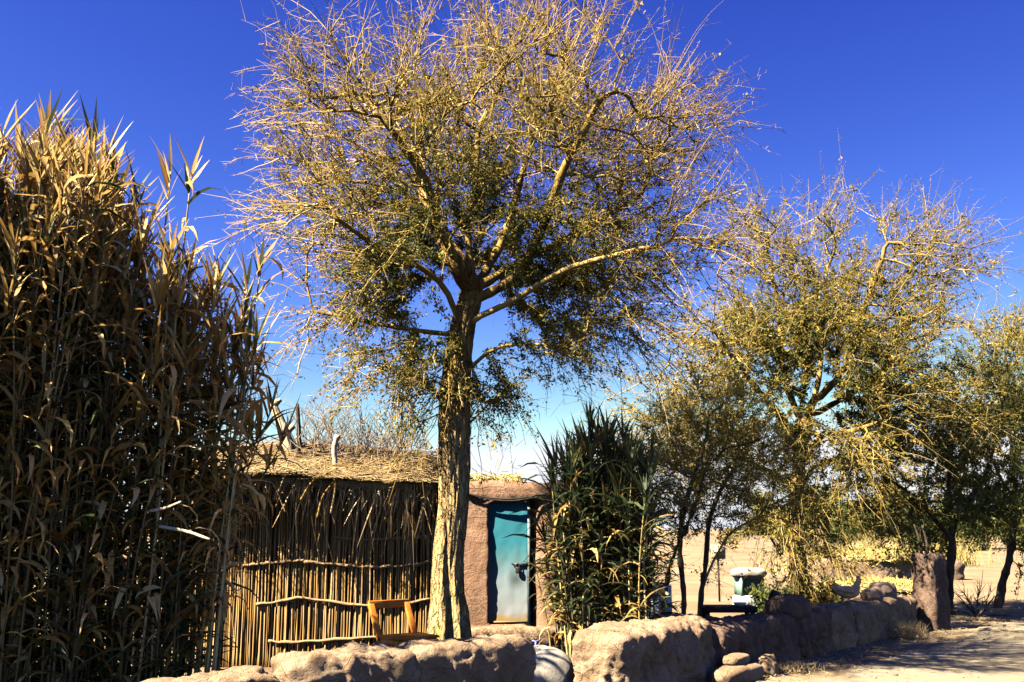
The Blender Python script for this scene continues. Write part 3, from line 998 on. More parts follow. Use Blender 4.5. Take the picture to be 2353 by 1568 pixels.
def make_tree(name, label, cat, base, limbs, es, n_attr, centre, twig_len, twig_per, leaf_n, leaf_size, mats,
              r0=.006, expo=2.35, step=.2, dk=.3, trunk_fn=None, droop=.15, trunk_min=0, leaf_inner=.5, spur=10, group=None,
              twig_r=.0045, min_r=0.02, leafz=None, out_w=.75, inner=None):
    root = empty(name, (base[0], base[1], 0))
    tag(root, label, cat, group)
    B = np.array([base[0], base[1], 0])
    pos, par, limb_nodes = [], [], []
    for pts, parent_idx in limbs:
        P = spline(np.array(pts), max(3, int(sum(np.linalg.norm(np.diff(np.array(pts), axis=0), axis=1)) / step)))
        ids = []
        if parent_idx is None:
            last = -1
            start = 0
        else:
            # attach to the nearest existing node
            d = np.linalg.norm(np.array(pos) - P[0], axis=1)
            last = int(d.argmin())
            start = 1
        for p in P[start:]:
            pos.append(p); par.append(last); last = len(pos) - 1
            ids.append(last)
        limb_nodes.append(ids)
    nseed = len(pos)
    attr = ellipsoid_points(es, n_attr)
    pos, par = colonize(pos, par, attr, step=step, dk=dk)
    n = len(pos)
    # radii by the pipe model
    kids = [[] for _ in range(n)]
    for i in range(n):
        if par[i] >= 0:
            kids[par[i]].append(i)
    rad = np.zeros(n)
    for i in range(n - 1, -1, -1):
        rad[i] = r0 if not kids[i] else sum(rad[k] ** expo for k in kids[i]) ** (1 / expo)
        rad[i] += r0 * .06
    # seeds come first, so children of limb nodes have larger indices except limb to limb: order is preserved
    # chains
    done = np.zeros(n, bool)
    chains = []
    stack = [i for i in range(n) if par[i] < 0]
    while stack:
        i = stack.pop()
        ch = [i] if par[i] < 0 else [par[i], i]
        cur = i
        while kids[cur]:
            ks = sorted(kids[cur], key=lambda k: -rad[k])
            stack.extend(ks[1:])
            cur = ks[0]
            ch.append(cur)
        chains.append(ch)
    groups = {}
    crown = MB()
    k_l = 0
    for ci, ch in enumerate(chains):
        P = pos[ch] - B
        r = rad[ch].copy()
        if len(ch) > 1:
            r[0] = min(r[0], r[1] * 1.25) if ci else r[0]
        if len(P) < 2:
            continue
        if ci == 0:
            if trunk_fn is None:
                mb = MB()
                K = len(P) * 2
                rr = np.interp(np.linspace(0, 1, K), np.linspace(0, 1, len(P)), r)
                z = np.linspace(0, 1, K)
                rr *= 1 + .45 * np.exp(-z * 14)
                rr *= 1 + .06 * np.sin(np.arange(K) * 1.9)
                mb.tubes([spline(P, K)], rr, 12, True)
                me = mb.mesh('trunk', True)
                rough_mesh(me, .03, 5, 3)
                link('trunk', me, mats['bark'], root)
            else:
                trunk_fn(root, P, r)
        elif r[1] > min_r * 2.2 and len(P) > 4:
            mb = MB()
            K = len(P) * 2
            rr = np.interp(np.linspace(0, 1, K), np.linspace(0, 1, len(P)), r) * (1 + .07 * np.sin(np.arange(K) * 1.7 + ci))
            mb.tubes([spline(P, K)], rr, 8, True)
            me = mb.mesh('limb', True)
            rough_mesh(me, .014, 9, ci)
            link('limb', me, mats['bark'], root)
            k_l += 1
        else:
            crown.tubes([P], np.maximum(r, r0 * .7), 5 if r[0] > .012 else 4)
    if crown.n:
        tag(link('branches', crown.mesh('branches', True), mats['twig'], root), None, None, None, 'stuff')
    # twigs
    idx = np.array([i for i in range(nseed // 3, n) if rad[i] < .032])
    tip = np.array([len(kids[i]) == 0 for i in idx])
    rep = np.repeat(idx, np.where(tip, twig_per + 2, twig_per))
    N = len(rep)
    bd = unit(pos[rep] - pos[np.maximum(par[rep], 0)])
    C = np.array(centre)
    outv = unit(pos[rep] - C)
    d0 = unit(bd * .45 + outv * out_w + rng.normal(0, .42, (N, 3)) + np.array([0, 0, .12]))
    L = rng.uniform(twig_len[0], twig_len[1], N) * np.where(rng.random(N) < .12, 1.5, 1.0)
    K = 6
    T = np.linspace(0, 1, K)
    side = unit(np.cross(d0, rng.normal(0, 1, (N, 3))))
    bend = rng.normal(0, .16, N)
    P = pos[rep][:, None] + d0[:, None] * (L[:, None] * T)[:, :, None] + side[:, None] * (bend[:, None] * L[:, None] * T ** 2)[:, :, None]
    P[:, :, 2] -= (droop * L[:, None] * T ** 2.2) * (1 - np.clip(d0[:, 2:3], 0, 1))
    zig = rng.normal(0, .012, (N, K, 3)); zig[:, 0] = 0
    P = P + zig - B
    rr = twig_r * (1.25 - .95 * T)[None] * rng.uniform(.7, 1.3, (N, 1))
    mb = MB(); mb.tubes(P, rr, 3)
    # spurs and side twiglets
    ns = N * spur
    ti = rng.integers(0, N, ns); tk = rng.integers(1, K - 1, ns); tf = rng.random(ns)[:, None]
    q = P[ti, tk] * (1 - tf) + P[ti, np.minimum(tk + 1, K - 1)] * tf
    td = unit(P[ti, np.minimum(tk + 1, K - 1)] - P[ti, tk])
    sd = unit(td * .6 + rng.normal(0, .8, (ns, 3)))
    sl = rng.gamma(2.0, .03, ns) + .02
    sl = np.where(rng.random(ns) < .16, rng.uniform(.14, .34, ns), sl)
    Q = np.stack([q, q + sd * sl[:, None]], 1)
    mb.tubes(Q, np.array([twig_r * .62, twig_r * .25])[None], 3)
    tag(link('twigs', mb.mesh('twigs'), mats['twig'], root), None, None, None, 'stuff')
    # leaves in small sprays on the twigs, denser inside
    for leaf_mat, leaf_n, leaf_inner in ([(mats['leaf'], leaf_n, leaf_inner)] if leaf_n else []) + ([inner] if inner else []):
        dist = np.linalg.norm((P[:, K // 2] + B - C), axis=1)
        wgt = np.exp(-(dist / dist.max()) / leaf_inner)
        if leafz is not None:
            wgt *= leafz(P[:, K // 2] + B)
        wgt /= wgt.sum()
        ns = leaf_n // 6
        ti = rng.choice(N, ns, p=wgt); tk = rng.integers(0, K - 1, ns)
        c0 = P[ti, tk] + rng.normal(0, .02, (ns, 3))
        c = np.repeat(c0, 6, 0) + rng.normal(0, .035, (ns * 6, 3))
        m = len(c)
        a = unit(rng.normal(0, 1, (m, 3)) + np.array([0, 0, -.2])); b = unit(np.cross(a, rng.normal(0, 1, (m, 3))))
        s = rng.uniform(.6, 1.4, m)[:, None] * leaf_size
        V = np.stack([c - a * s, c + b * s * .42, c + a * s, c - b * s * .42], 1)
        mb = MB(); mb.quads4(V)
        tag(link('leaves', mb.mesh('leaves'), leaf_mat, root), None, None, None, 'stuff')
    return root


def trunk_main(root, P, r):
    """fluted old trunk with a deep cleft, wide foot"""
    K, A = 230, 110
    # keep the surveyed radii below, hand over to the pipe radii above the fork
    C = spline(P, K)
    hz = C[:, 2]
    prof_z = np.array([-.15, .0, .12, .35, .8, 1.3, 1.9, 2.5, 2.9, 3.2, 3.8, 4.6, 5.4, 6.5, 9.5])
    prof_r = np.array([.44, .37, .31, .25, .192, .17, .168, .178, .19, .178, .155, .13, .10, .07, .02])
    rr = np.interp(hz, prof_z, prof_r)
    G = np.zeros((K, A + 1, 3))
    for i in range(K):
        t = unit(C[min(i + 1, K - 1)] - C[max(i - 1, 0)])
        u = unit(np.cross(t, (0, 1, 0))); w = np.cross(t, u)
        for j in range(A + 1):
            th = 2 * math.pi * (j % A) / A
            z = hz[i]
            fl = .07 * math.cos(3 * th + .7 + .5 * math.sin(z * 1.1)) + .05 * math.cos(5 * th + z * .7) + .04 * math.cos(9 * th - z * .5 + 1)
            k = max(.15, 1.0 - z / 4.2)
            # cleft on the side towards the road
            cl = (th - (1.45 + .25 * math.sin(z * 2.2 + .3))) / .19
            clf = -.42 * math.exp(-cl * cl) * (1 if z < 1.55 else max(0, 1 - (z - 1.55) * 2.5))
            nz = mnoise.fractal(Vector((math.cos(th) * 2.6, math.sin(th) * 2.6, z * 1.7)), .7, 2, 5) * .075 + mnoise.noise(Vector((math.cos(th) * 9, math.sin(th) * 9, z * 2.5))) * .045
            fi = abs(mnoise.noise(Vector((math.cos(th) * 5.5, math.sin(th) * 5.5, z * 1.1 + 4)))) ; f2 = abs(mnoise.noise(Vector((math.cos(th) * 11, math.sin(th) * 11, z * 2.6))))
            nz += .26 * min(fi * 2.2, .5) + .16 * min(f2 * 2.2, .5) - .12
            rad = rr[i] * (1 + fl * k + clf + nz)
            G[i, j] = C[i] + rad * (math.cos(th) * u + math.sin(th) * w)
    mb = MB(); mb.grid(G[:, ::-1])
    me = mb.mesh('trunk', True)
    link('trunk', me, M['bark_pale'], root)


D0 = 12.35
SH = 1.15
def L(*pts):
    return [at(x, y, d - SH) for x, y, d in pts]
base = at(1037, 1500, D0)
limbs = [
    (L((1038, 1522, 13.5), (1032, 1420, 13.5), (1030, 1300, 13.5), (1042, 1150, 13.5), (1044, 1000, 13.5), (1046, 900, 13.5), (1062, 760, 13.5), (1085, 660, 13.5), (1075, 540, 13.6), (1090, 440, 13.7), (1100, 300, 13.8)), None),
    (L((1062, 760, 13.5), (1020, 660, 13.3), (950, 606, 13.1), (870, 570, 12.8), (770, 500, 12.4)), 0),
    (L((1085, 670, 13.5), (1045, 590, 13.1), (1010, 520, 12.8), (985, 430, 12.4), (900, 300, 12.0)), 0),
    (L((1040, 600, 13.2), (985, 470, 13.7), (945, 350, 14.2), (850, 240, 14.6)), 0),
    (L((1085, 690, 13.5), (1180, 640, 13.4), (1240, 540, 13.2), (1300, 380, 12.9), (1380, 230, 12.7)), 0),
    (L((1100, 660, 13.5), (1200, 600, 13.9), (1320, 540, 14.2), (1470, 450, 14.5)), 0),
    (L((1080, 680, 13.5), (1150, 560, 14.2), (1200, 400, 14.9), (1240, 240, 15.3)), 0),
    (L((1060, 770, 13.5), (960, 760, 13.6), (850, 740, 13.8), (720, 715, 13.9)), 0),
    (L((1075, 740, 13.5), (1180, 690, 13.1), (1300, 620, 12.5), (1440, 580, 12.1)), 0),
    (L((1050, 880, 13.5), (1120, 810, 13.3), (1200, 790, 13.1), (1300, 800, 13.0)), 0),
    (L((1040, 960, 13.5), (1000, 900, 13.6), (930, 850, 13.8), (840, 830, 13.9)), 0),
    (L((1060, 1000, 13.5), (1110, 940, 13.4), (1170, 890, 13.3)), 0),
]
es = [(1110, 380, 480, 220, 13.5, 2.4), (1150, 215, 380, 120, 13.6, 1.9, 1.4), (740, 320, 170, 120, 12.9, 1.4, 1.4),
      (1470, 360, 170, 200, 13.4, 1.5, 1.5), (830, 530, 210, 110, 13.0, 1.5), (1380, 600, 240, 120, 13.2, 1.7, 1.3),
      (800, 745, 160, 40, 13.8, .4, 2.4), (1050, 860, 120, 100, 13.4, .7, 1.6), (1330, 745, 170, 55, 13.0, .9, 2), (880, 860, 150, 45, 13.8, .35, 2.2)]
es = [(e_[0], e_[1], e_[2], e_[3], e_[4] - SH) + tuple(e_[5:]) for e_ in es]
make_tree('tall_thorn_tree', 'tall thorn tree with a pale fluted trunk and wide golden crown', 'tree', base, limbs, es, 2500,
          at(1090, 620, D0), (.40, .95), 3, 66000, .024,
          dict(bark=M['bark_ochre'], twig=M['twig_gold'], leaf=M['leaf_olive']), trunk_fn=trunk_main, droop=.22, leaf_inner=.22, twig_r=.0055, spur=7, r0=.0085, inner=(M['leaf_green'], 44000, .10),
          leafz=lambda p: 1 + .5 * np.exp(-((p[:, 2] - 4.0) / 1.2) ** 2))

SH = 0
# second thorn tree behind the long wall
b2 = at(1838, 1395, 19)
limbs = [
    (L((1838, 1425, 19), (1835, 1330, 19), (1828, 1200, 19), (1835, 1080, 19), (1850, 980, 19), (1880, 880, 19), (1890, 760, 19.1), (1900, 620, 19.3)), None),
    (L((1840, 1060, 19), (1790, 960, 18.6), (1720, 870, 18.2), (1640, 760, 17.8)), 0),
    (L((1850, 990, 19), (1800, 860, 19.4), (1790, 720, 19.8), (1760, 560, 20)), 0),
    (L((1870, 930, 19), (1950, 830, 18.6), (1990, 700, 18.2), (2040, 560, 18)), 0),
    (L((1860, 960, 19), (1960, 900, 19.4), (2060, 830, 19.9), (2160, 770, 20.2)), 0),
    (L((1838, 1040, 19), (1900, 1000, 18.2), (1960, 990, 17.3), (2050, 960, 16.9)), 0),
    (L((1832, 1120, 19), (1760, 1080, 18.5), (1680, 1040, 18.1)), 0),
    (L((1832, 1100, 19), (1900, 1060, 19.4), (1980, 1040, 19.8)), 0),
]
es = [(1880, 720, 250, 210, 19, 2.2), (1790, 560, 130, 130, 19.3, 1.3, 1.3), (2060, 580, 140, 130, 18.6, 1.4, 1.3), (2060, 760, 160, 130, 19, 1.8),
      (1660, 830, 150, 170, 18.4, 1.7, 1.1), (1560, 980, 130, 120, 17.6, 1.2, 1.1), (2040, 960, 170, 90, 18.6, 1.6), (1820, 1180, 80, 150, 18.6, .9, 2.5), (1930, 1025, 130, 60, 17.0, .8, 2.6), (1700, 1020, 150, 80, 18.2, 1.2, 1.3), (1760, 980, 150, 90, 17.6, 1.0)]
make_tree('thorn_tree', 'spreading thorn tree with yellow lichened trunk behind the long low wall', 'tree', b2, limbs, es, 2300,
          at(1850, 900, 19), (.5, 1.1), 3, 56000, .032, dict(bark=M['bark_ochre'], twig=M['twig_ochre'], leaf=M['leaf_yellow']),
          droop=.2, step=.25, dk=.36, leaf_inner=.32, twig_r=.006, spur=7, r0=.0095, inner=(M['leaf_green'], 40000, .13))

# two darker trees beside the pillar
b3 = at(2182, 1400, 20.5)
limbs = [
    (L((2182, 1420, 20.5), (2180, 1330, 20.5), (2190, 1230, 20.5), (2180, 1120, 20.6), (2190, 1000, 20.7)), None),
    (L((2185, 1240, 20.5), (2110, 1150, 20.1), (2040, 1100, 19.8)), 0),
    (L((2185, 1200, 20.5), (2260, 1100, 20.9), (2300, 960, 21.2)), 0),
]
es = [(2160, 1090, 190, 130, 20.5, 1.7), (2060, 1130, 110, 90, 20.0, 1.1), (2230, 960, 120, 130, 20.8, 1.3)]
make_tree('dark_thorn_tree', 'dense dark green thorn tree with a thick trunk right behind the pillar', 'tree', b3, limbs, es, 1200,
          at(2180, 1150, 20.5), (.4, .9), 3, 46000, .034, dict(bark=M['bark_dark'], twig=M['twig_green'], leaf=M['leaf_green']),
          step=.25, dk=.36, leaf_inner=.8, twig_r=.0055, spur=6, r0=.008)
b4 = at(2290, 1395, 22)
limbs = [
    (L((2290, 1415, 22), (2305, 1340, 22), (2325, 1250, 22), (2330, 1120, 22.1), (2320, 960, 22.2), (2310, 800, 22.3)), None),
    (L((2325, 1220, 22), (2390, 1080, 22), (2420, 900, 22)), 0),
    (L((2325, 1150, 22), (2270, 1030, 21.6), (2250, 900, 21.4)), 0),
]
es = [(2330, 900, 120, 180, 22.2, 1.7, 1.2), (2300, 1130, 130, 110, 22, 1.5), (2430, 950, 150, 200, 22, 1.8), (2420, 1180, 130, 110, 22, 1.5)]
make_tree('dark_thorn_tree', 'olive green thorn tree with a leaning dark trunk beside the rail fence', 'tree', b4, limbs, es, 1300,
          at(2320, 1100, 22), (.45, 1.0), 3, 44000, .036, dict(bark=M['bark_dark'], twig=M['twig_ochre'], leaf=M['leaf_olive']),
          step=.27, dk=.4, leaf_inner=.8, twig_r=.006, spur=6, r0=.008)

# small many-stemmed tree in front of the house
b5 = at(1600, 1420, 14.4)
limbs = [
    (L((1572, 1445, 14.4), (1570, 1350, 14.4), (1562, 1260, 14.4), (1570, 1180, 14.4), (1600, 1080, 14.4), (1625, 1000, 14.4)), None),
    (L((1605, 1445, 14.6), (1612, 1360, 14.6), (1622, 1290, 14.6), (1630, 1200, 14.6), (1660, 1120, 14.7), (1700, 1060, 14.8)), None),
    (L((1612, 1355, 14.6), (1640, 1290, 14.7), (1680, 1225, 14.8), (1740, 1190, 14.9)), 0),
    (L((1520, 1440, 14.3), (1530, 1350, 14.2), (1550, 1270, 14.1), (1590, 1180, 13.9), (1620, 1090, 13.8)), None),
]
es = [(1600, 1090, 130, 80, 14.4, .8), (1700, 1100, 110, 60, 14.7, .6), (1640, 1010, 110, 90, 14.4, .7), (1560, 1130, 70, 60, 14.1, .5)]
make_tree('small_tree', 'small dark tree with several thin stems in front of the house', 'tree', b5, limbs, es, 900,
          at(1610, 1200, 14.4), (.25, .6), 3, 22000, .022, dict(bark=M['bark_dark'], twig=M['twig_green'], leaf=M['leaf_olive']),
          step=.15, dk=.22, leaf_inner=.7, twig_r=.004, spur=6, r0=.006, min_r=.012)

# radiating bare shrub by the far trees
def shrub(name, label, base, n, h, mat, spread=1.0, cat='shrub', leaves=0, leafmat=None, leaf=.02, group=None):
    root = empty(name, (base[0], base[1], -.03))
    tag(root, label, cat, group)
    P, Rr = [], []
    for k in range(n):
        a = random.uniform(0, 6.28)
        el = random.uniform(.15, 1.4)
        d = np.array([math.cos(a) * math.cos(el) * spread, math.sin(a) * math.cos(el) * spread, math.sin(el)])
        Ln = h * random.uniform(.6, 1.1)
        pts = np.array([d * Ln * t + np.array([random.gauss(0, .02), random.gauss(0, .02), -.12 * Ln * t * t]) * (t > 0) for t in np.linspace(0, 1, 6)])
        P.append(pts); Rr.append(np.linspace(.016, .004, 6) * h)
        for j in range(6):
            i = random.randint(1, 4)
            dd = unit(d + np.random.default_rng(k * 7 + j).normal(0, .5, 3)) * Ln * random.uniform(.2, .45)
            P.append(np.array([pts[i] + dd * t for t in np.linspace(0, 1, 6)])); Rr.append(np.linspace(.008, .003, 6) * h)
    mb = MB(); mb.tubes(np.array(P), np.array(Rr), 4)
    link('stems', mb.mesh('stems', True), mat, root)['kind'] = 'stuff'
    if leaves:
        PP = np.array(P)
        ti = rng.integers(0, len(PP), leaves); tk = rng.integers(2, 6, leaves)
        c = PP[ti, tk] + rng.normal(0, .04 * h, (leaves, 3))
        c[:, 2] = np.maximum(c[:, 2], .02)
        a = unit(rng.normal(0, 1, (leaves, 3)) + np.array([0, 0, .5])); b = unit(np.cross(a, rng.normal(0, 1, (leaves, 3))))
        s = rng.uniform(.6, 1.5, leaves)[:, None] * leaf
        mb = MB(); mb.quads4(np.stack([c - a * s, c + b * s * .4, c + a * s, c - b * s * .4], 1))
        link('leaves', mb.mesh('leaves'), leafmat, root)['kind'] = 'stuff'
    return root


p = at(2243, 1385, 20.0)
shrub('bare_shrub', 'leafless dark shrub with branches radiating like wheel spokes', (p[0], p[1]), 16, .95, M['bark_dark'])
p = at(1985, 1350, 17.5)
shrub('green_bush', 'low bright green bush behind the wall near the hen', (p[0], 18.2), 26, .62, M['bark_dark'], 1.2, 'bush', 5200, M['grass'], .03)
p = at(1905, 1350, 17.5)
shrub('green_bush', 'leafy yellow-green bush at the foot of the lichened tree', (p[0] + .1, 18.6), 26, .95, M['bark_dark'], .8, 'bush', 5200, M['leaf_yellow'], .032)
p = at(1800, 1350, 17)
shrub('green_bush', 'dark green bush beside the trunk of the lichened tree', (p[0] - .1, 17.4), 26, .9, M['bark_dark'], .6, 'bush', 5000, M['leaf_green'], .034)

# ------------------------------------------------------------------ giant cane (reeds)
def leaf_shape(kind, rnd):
    """blade along +X from the stalk; returns (K,3,3)"""
    K = 5
    T = np.linspace(0, 1, K)
    if kind == 'spike':
        Ln, w = rnd.uniform(.3, .5), .015
        e0, dr = rnd.uniform(.9, 1.35), rnd.uniform(0, .25)
    elif kind == 'arch':
        Ln, w = rnd.uniform(.35, .62), .020
        e0, dr = rnd.uniform(.5, 1.0), rnd.uniform(.8, 1.8)
    else:                        # dry curl, hanging
        Ln, w = rnd.uniform(.22, .46), .027
        e0, dr = rnd.uniform(-.2, .6), rnd.uniform(1.2, 2.6)
    el = e0 - dr * T
    step = Ln / (K - 1)
    x = np.concatenate([[0], np.cumsum(np.cos(el[:-1]) * step)])
    z = np.concatenate([[0], np.cumsum(np.sin(el[:-1]) * step)])
    wid = w * np.interp(T, [0, .15, .5, 1], [.55, 1, .85, .04])
    tw = (0 if kind == 'spike' else rnd.uniform(-1.2, 1.2)) * T
    if kind == 'curl':
        tw = rnd.uniform(-2.5, 2.5) * T + rnd.uniform(-.5, .5)
    c = np.stack([x, 0 * x + .03 * np.sin(T * 4 + rnd.uniform(0, 6)) * (kind == 'curl'), z], -1)
    n = np.stack([-np.sin(el), 0 * el, np.cos(el)], -1)
    s = np.stack([0 * el, np.ones(K), 0 * el], -1)
    sv = s * np.cos(tw)[:, None] + n * np.sin(tw)[:, None]
    nv = -s * np.sin(tw)[:, None] + n * np.cos(tw)[:, None]
    return np.stack([c - sv * wid[:, None] + nv * wid[:, None] * .25, c, c + sv * wid[:, None] + nv * wid[:, None] * .25], 1)


rl = random.Random(5)
SHAPES = {k: [leaf_shape(k, rl) for _ in range(14)] for k in ('spike', 'arch', 'curl')}
LEAF_ME = {}
for k, arr in SHAPES.items():
    for c in ('straw_leaf', 'reed_green'):
        lst = []
        for G in arr:
            mb = MB(); mb.grid(G)
            me = mb.mesh('leaf', True); me.materials.append(M[c]); lst.append(me)
        LEAF_ME[(k, c)] = lst


def cane_layout(base, tip, rnd, n_leaf, dry, lo=.25):
    """stalk points and leaf placements (kind, point, azimuth, tilt, scale, is_dry)"""
    b, t = np.array(base, float), np.array(tip, float)
    mid = (b + t) / 2 + np.array([rnd.uniform(-.1, .1), rnd.uniform(-.1, .1), .1])
    mid[:2] = mid[:2] * .75 + b[:2] * .25
    S_ = spline([b, mid, t], 14)
    pl = []
    az = rnd.uniform(0, 6.28)
    for i in range(n_leaf):
        u = lo + (1 - lo) * (i + rnd.random()) / n_leaf
        f = u * 13
        k = min(12, int(f))
        p = S_[k] * (1 - (f - k)) + S_[k + 1] * (f - k)
        az += math.pi + rnd.uniform(-.7, .7)
        d = rnd.random() < dry(u)
        kind = 'curl' if (d and rnd.random() < .6) else ('arch' if u < .93 or rnd.random() < .4 else 'spike')
        pl.append((kind, p, az, rnd.uniform(-.15, .15), rnd.uniform(.75, 1.2), d))
    for i in range(9):
        p = S_[-1] - (S_[-1] - S_[-2]) * rnd.uniform(0, .9)
        pl.append(('spike', p, rnd.uniform(0, 6.28), rnd.uniform(-.25, .25), rnd.uniform(.8, 1.25), rnd.random() < dry(1.0)))
    return S_, pl


def rotm(az, tilt):
    ca, sa, ct, st = math.cos(az), math.sin(az), math.cos(tilt), math.sin(tilt)
    Rz = np.array([(ca, -sa, 0), (sa, ca, 0), (0, 0, 1)])
    Rx = np.array([(1, 0, 0), (0, ct, -st), (0, st, ct)])
    return Rz @ Rx


def cane_thing(base, tip, rnd, n_leaf, dry, label, group, sr=.014, name='giant_cane'):
    S_, pl = cane_layout(base, tip, rnd, n_leaf, dry)
    root = empty(name, (base[0], base[1], base[2]))
    tag(root, label, 'reed', group)
    B = np.array(base)
    mb = MB()
    r = sr * (1 - .55 * np.linspace(0, 1, 14))
    mb.tubes([S_ - B], r, 6, True)
    link('stalk', mb.mesh('stalk', True), M['stalk'], root)
    for kind, p, az, tilt, sc, d in pl:
        me = rnd.choice(LEAF_ME[(kind, 'straw_leaf' if d else 'reed_green')])
        o = link('leaf', me, None, root, tuple(p - B))
        o.rotation_euler = (tilt, 0, az)
        o.scale = (sc, sc * 1.1, sc)
    return root


def cane_mass(name, label, canes, dry, n_leaf, rnd, lo=.12, stalk_mat='stalk_dark', mat_dry='straw_leaf_mass', mat_green='reed_green_mass'):
    st, dm, gm = MB(), MB(), MB()
    for base, tip in canes:
        S_, pl = cane_layout(base, tip, rnd, n_leaf, dry, lo)
        st.tubes([S_], .012 * (1 - .5 * np.linspace(0, 1, 14)), 5)
        for kind, p, az, tilt, sc, d in pl:
            G = SHAPES[kind][rnd.randrange(14)] * sc
            G = G @ rotm(az, tilt).T + p
            (dm if d else gm).grid(G)
    root = empty(name, tuple(canes[0][0]))
    B = np.array(canes[0][0])
    tag(root, label, 'reeds')
    root['kind'] = 'stuff'
    for nm, mb, mt in (('stalks', st, stalk_mat), ('dry_leaves', dm, mat_dry), ('green_leaves', gm, mat_green)):
        if mb.n:
            me = mb.mesh(nm, True)
            o = link(nm, me, M[mt], root, tuple(-B))
            o['kind'] = 'stuff'
    return root


# --- stand on the left: height of the stand by its place in the survey
env_x = [-900, -300, 0, 60, 150, 230, 265, 300, 350, 420, 470, 520, 560, 600, 640]
env_y = [230, 250, 330, 280, 325, 385, 455, 520, 560, 610, 650, 680, 730, 800, 900]


def tip_for(x, y, hf, rnd, lean=.35):
    tx, ty = x + lean * rnd.uniform(-.6, 1.9), y + rnd.uniform(-.5, .4)
    if rnd.random() < .2:
        tx += rnd.uniform(-1.0, .1)
    px = 1176.5 + 2288 * tx / ty
    py = np.interp(px, env_x, env_y)
    z = at(px, py, ty)[2] * hf
    if px < -260:
        z = max(z, 6.2 * hf)
    return (tx, ty, max(1.2, z))


rc = random.Random(11)
def in_stand(x, y):
    # behind the low wall line, right border beside the shed
    wall = (y - 8.07) - (x + 2.28) * (1.63 / 2.42)
    return wall > 1.05 and y > 9.45 + .488 * (x + 1.7) and y < 9.7 and x < -2.85 - .12 * (y - 9)


canes = []
while len(canes) < 430:
    x, y = rc.uniform(-6.2, -2.2), rc.uniform(6.5, 9.85)
    if not in_stand(x, y):
        continue
    wall = (y - 8.07) - (x + 2.28) * (1.63 / 2.42)
    if wall > 4.6:
        continue
    canes.append(((x, y, -.05), tip_for(x, y, rc.uniform(.70, .97), rc)))
while len(canes) < 780:                       # the stand goes on to the left along the road wall
    x, y = rc.uniform(-10.5, -4.4), rc.uniform(3.5, 9.4)
    if 1176.5 + 2288 * x / y > -110 or y < 9.6 + .488 * (x + 1.7):
        continue
    canes.append(((x, y, -.05), (x + rc.uniform(-.3, .4), y + rc.uniform(-.3, .3), rc.uniform(5.0, 6.4) if 1176.5 + 2288 * x / y < -420 else rc.uniform(4.2, 5.0))))
cane_mass('cane_thicket', 'dense thicket of dry golden giant cane beside the reed shed', canes, lambda u: .35 + .55 * u, 34, rc, .04)
# single canes one can tell apart
k = 0
while k < 42:
    x, y = rc.uniform(-5.0, -2.3), rc.uniform(7.6, 9.7)
    if not in_stand(x, y):
        continue
    cane_thing((x, y, -.05), tip_for(x, y, rc.uniform(.84, 1.02), rc), rc, 26, lambda u: .45 + .45 * u,
               'dry golden giant cane among the thicket beside the reed shed', 'giant canes of the golden thicket')
    k += 1
for (bx, by, tx, ty, Y, n, lab) in [
        (250, 1500, 318, 425, 9.3, 4, 'thin giant cane with one closed tuft, standing clear above the golden thicket'),
        (300, 1480, 392, 395, 9.4, 7, 'tall pale giant cane with a narrow drooping tuft above the golden thicket'),
        (340, 1470, 440, 400, 9.4, 26, 'bushy-headed giant cane with wide spread leaves rising above the golden thicket'),
        (440, 1470, 505, 640, 9.5, 24, 'giant cane with greenish spiky head at the thicket edge'),
        (490, 1480, 606, 580, 9.7, 14, 'slender giant cane leaning over the shed with a spiky crown of leaves'),
        (500, 1480, 560, 720, 9.6, 22, 'shaggy giant cane at the shed corner with hanging dry leaves'),
        (60, 1500, 100, 290, 8.8, 24, 'highest giant cane of the golden thicket with a ragged top'),
        (170, 1500, 215, 330, 9.0, 24, 'dark-leaved giant cane with a broad upright blade fan')]:
    b = at(bx, by, Y); t = at(tx, ty, Y)
    cane_thing((b[0], b[1], -.05), t, rc, n, (lambda u: .15) if 'dark-leaved' in lab else (lambda u: .8), lab, None, .017)

for pts, Y, lab in ([[(345, 1175), (380, 1168), (415, 1154)], 8.6, 'pale broken cane pointing up out of the dark thicket foot'],
                    [[(368, 1210), (430, 1222), (482, 1240)], 8.6, 'pale broken cane hanging level out of the dark thicket foot']):
    P = np.array([at(a, b, Y - .15 * i) for i, (a, b) in enumerate(pts)])
    B = P[0].copy()
    e = empty('broken_cane', tuple(B)); tag(e, lab, 'reed')
    mb = MB(); mb.tubes([spline(P - B, 8)], np.linspace(.016, .010, 8), 7, True); link('stalk', mb.mesh('stalk', True), M['log_pale'], e)
    o = link('leaf', LEAF_ME[('curl', 'straw_leaf')][3], None, e, tuple(P[1] - B)); o.rotation_euler = (0, 0, .4)

for i in range(8):
    Y = rc.uniform(8.9, 9.7)
    bx = rc.uniform(430, 495)
    b = at(bx, 1500, Y); t = at(bx + rc.uniform(20, 120), rc.uniform(640, 900), Y)
    cane_thing((b[0], b[1], -.05), t, rc, 16, lambda u: .7, 'thin giant cane at the thicket edge leaning towards the thatched roof', 'canes leaning to the shed', .011)

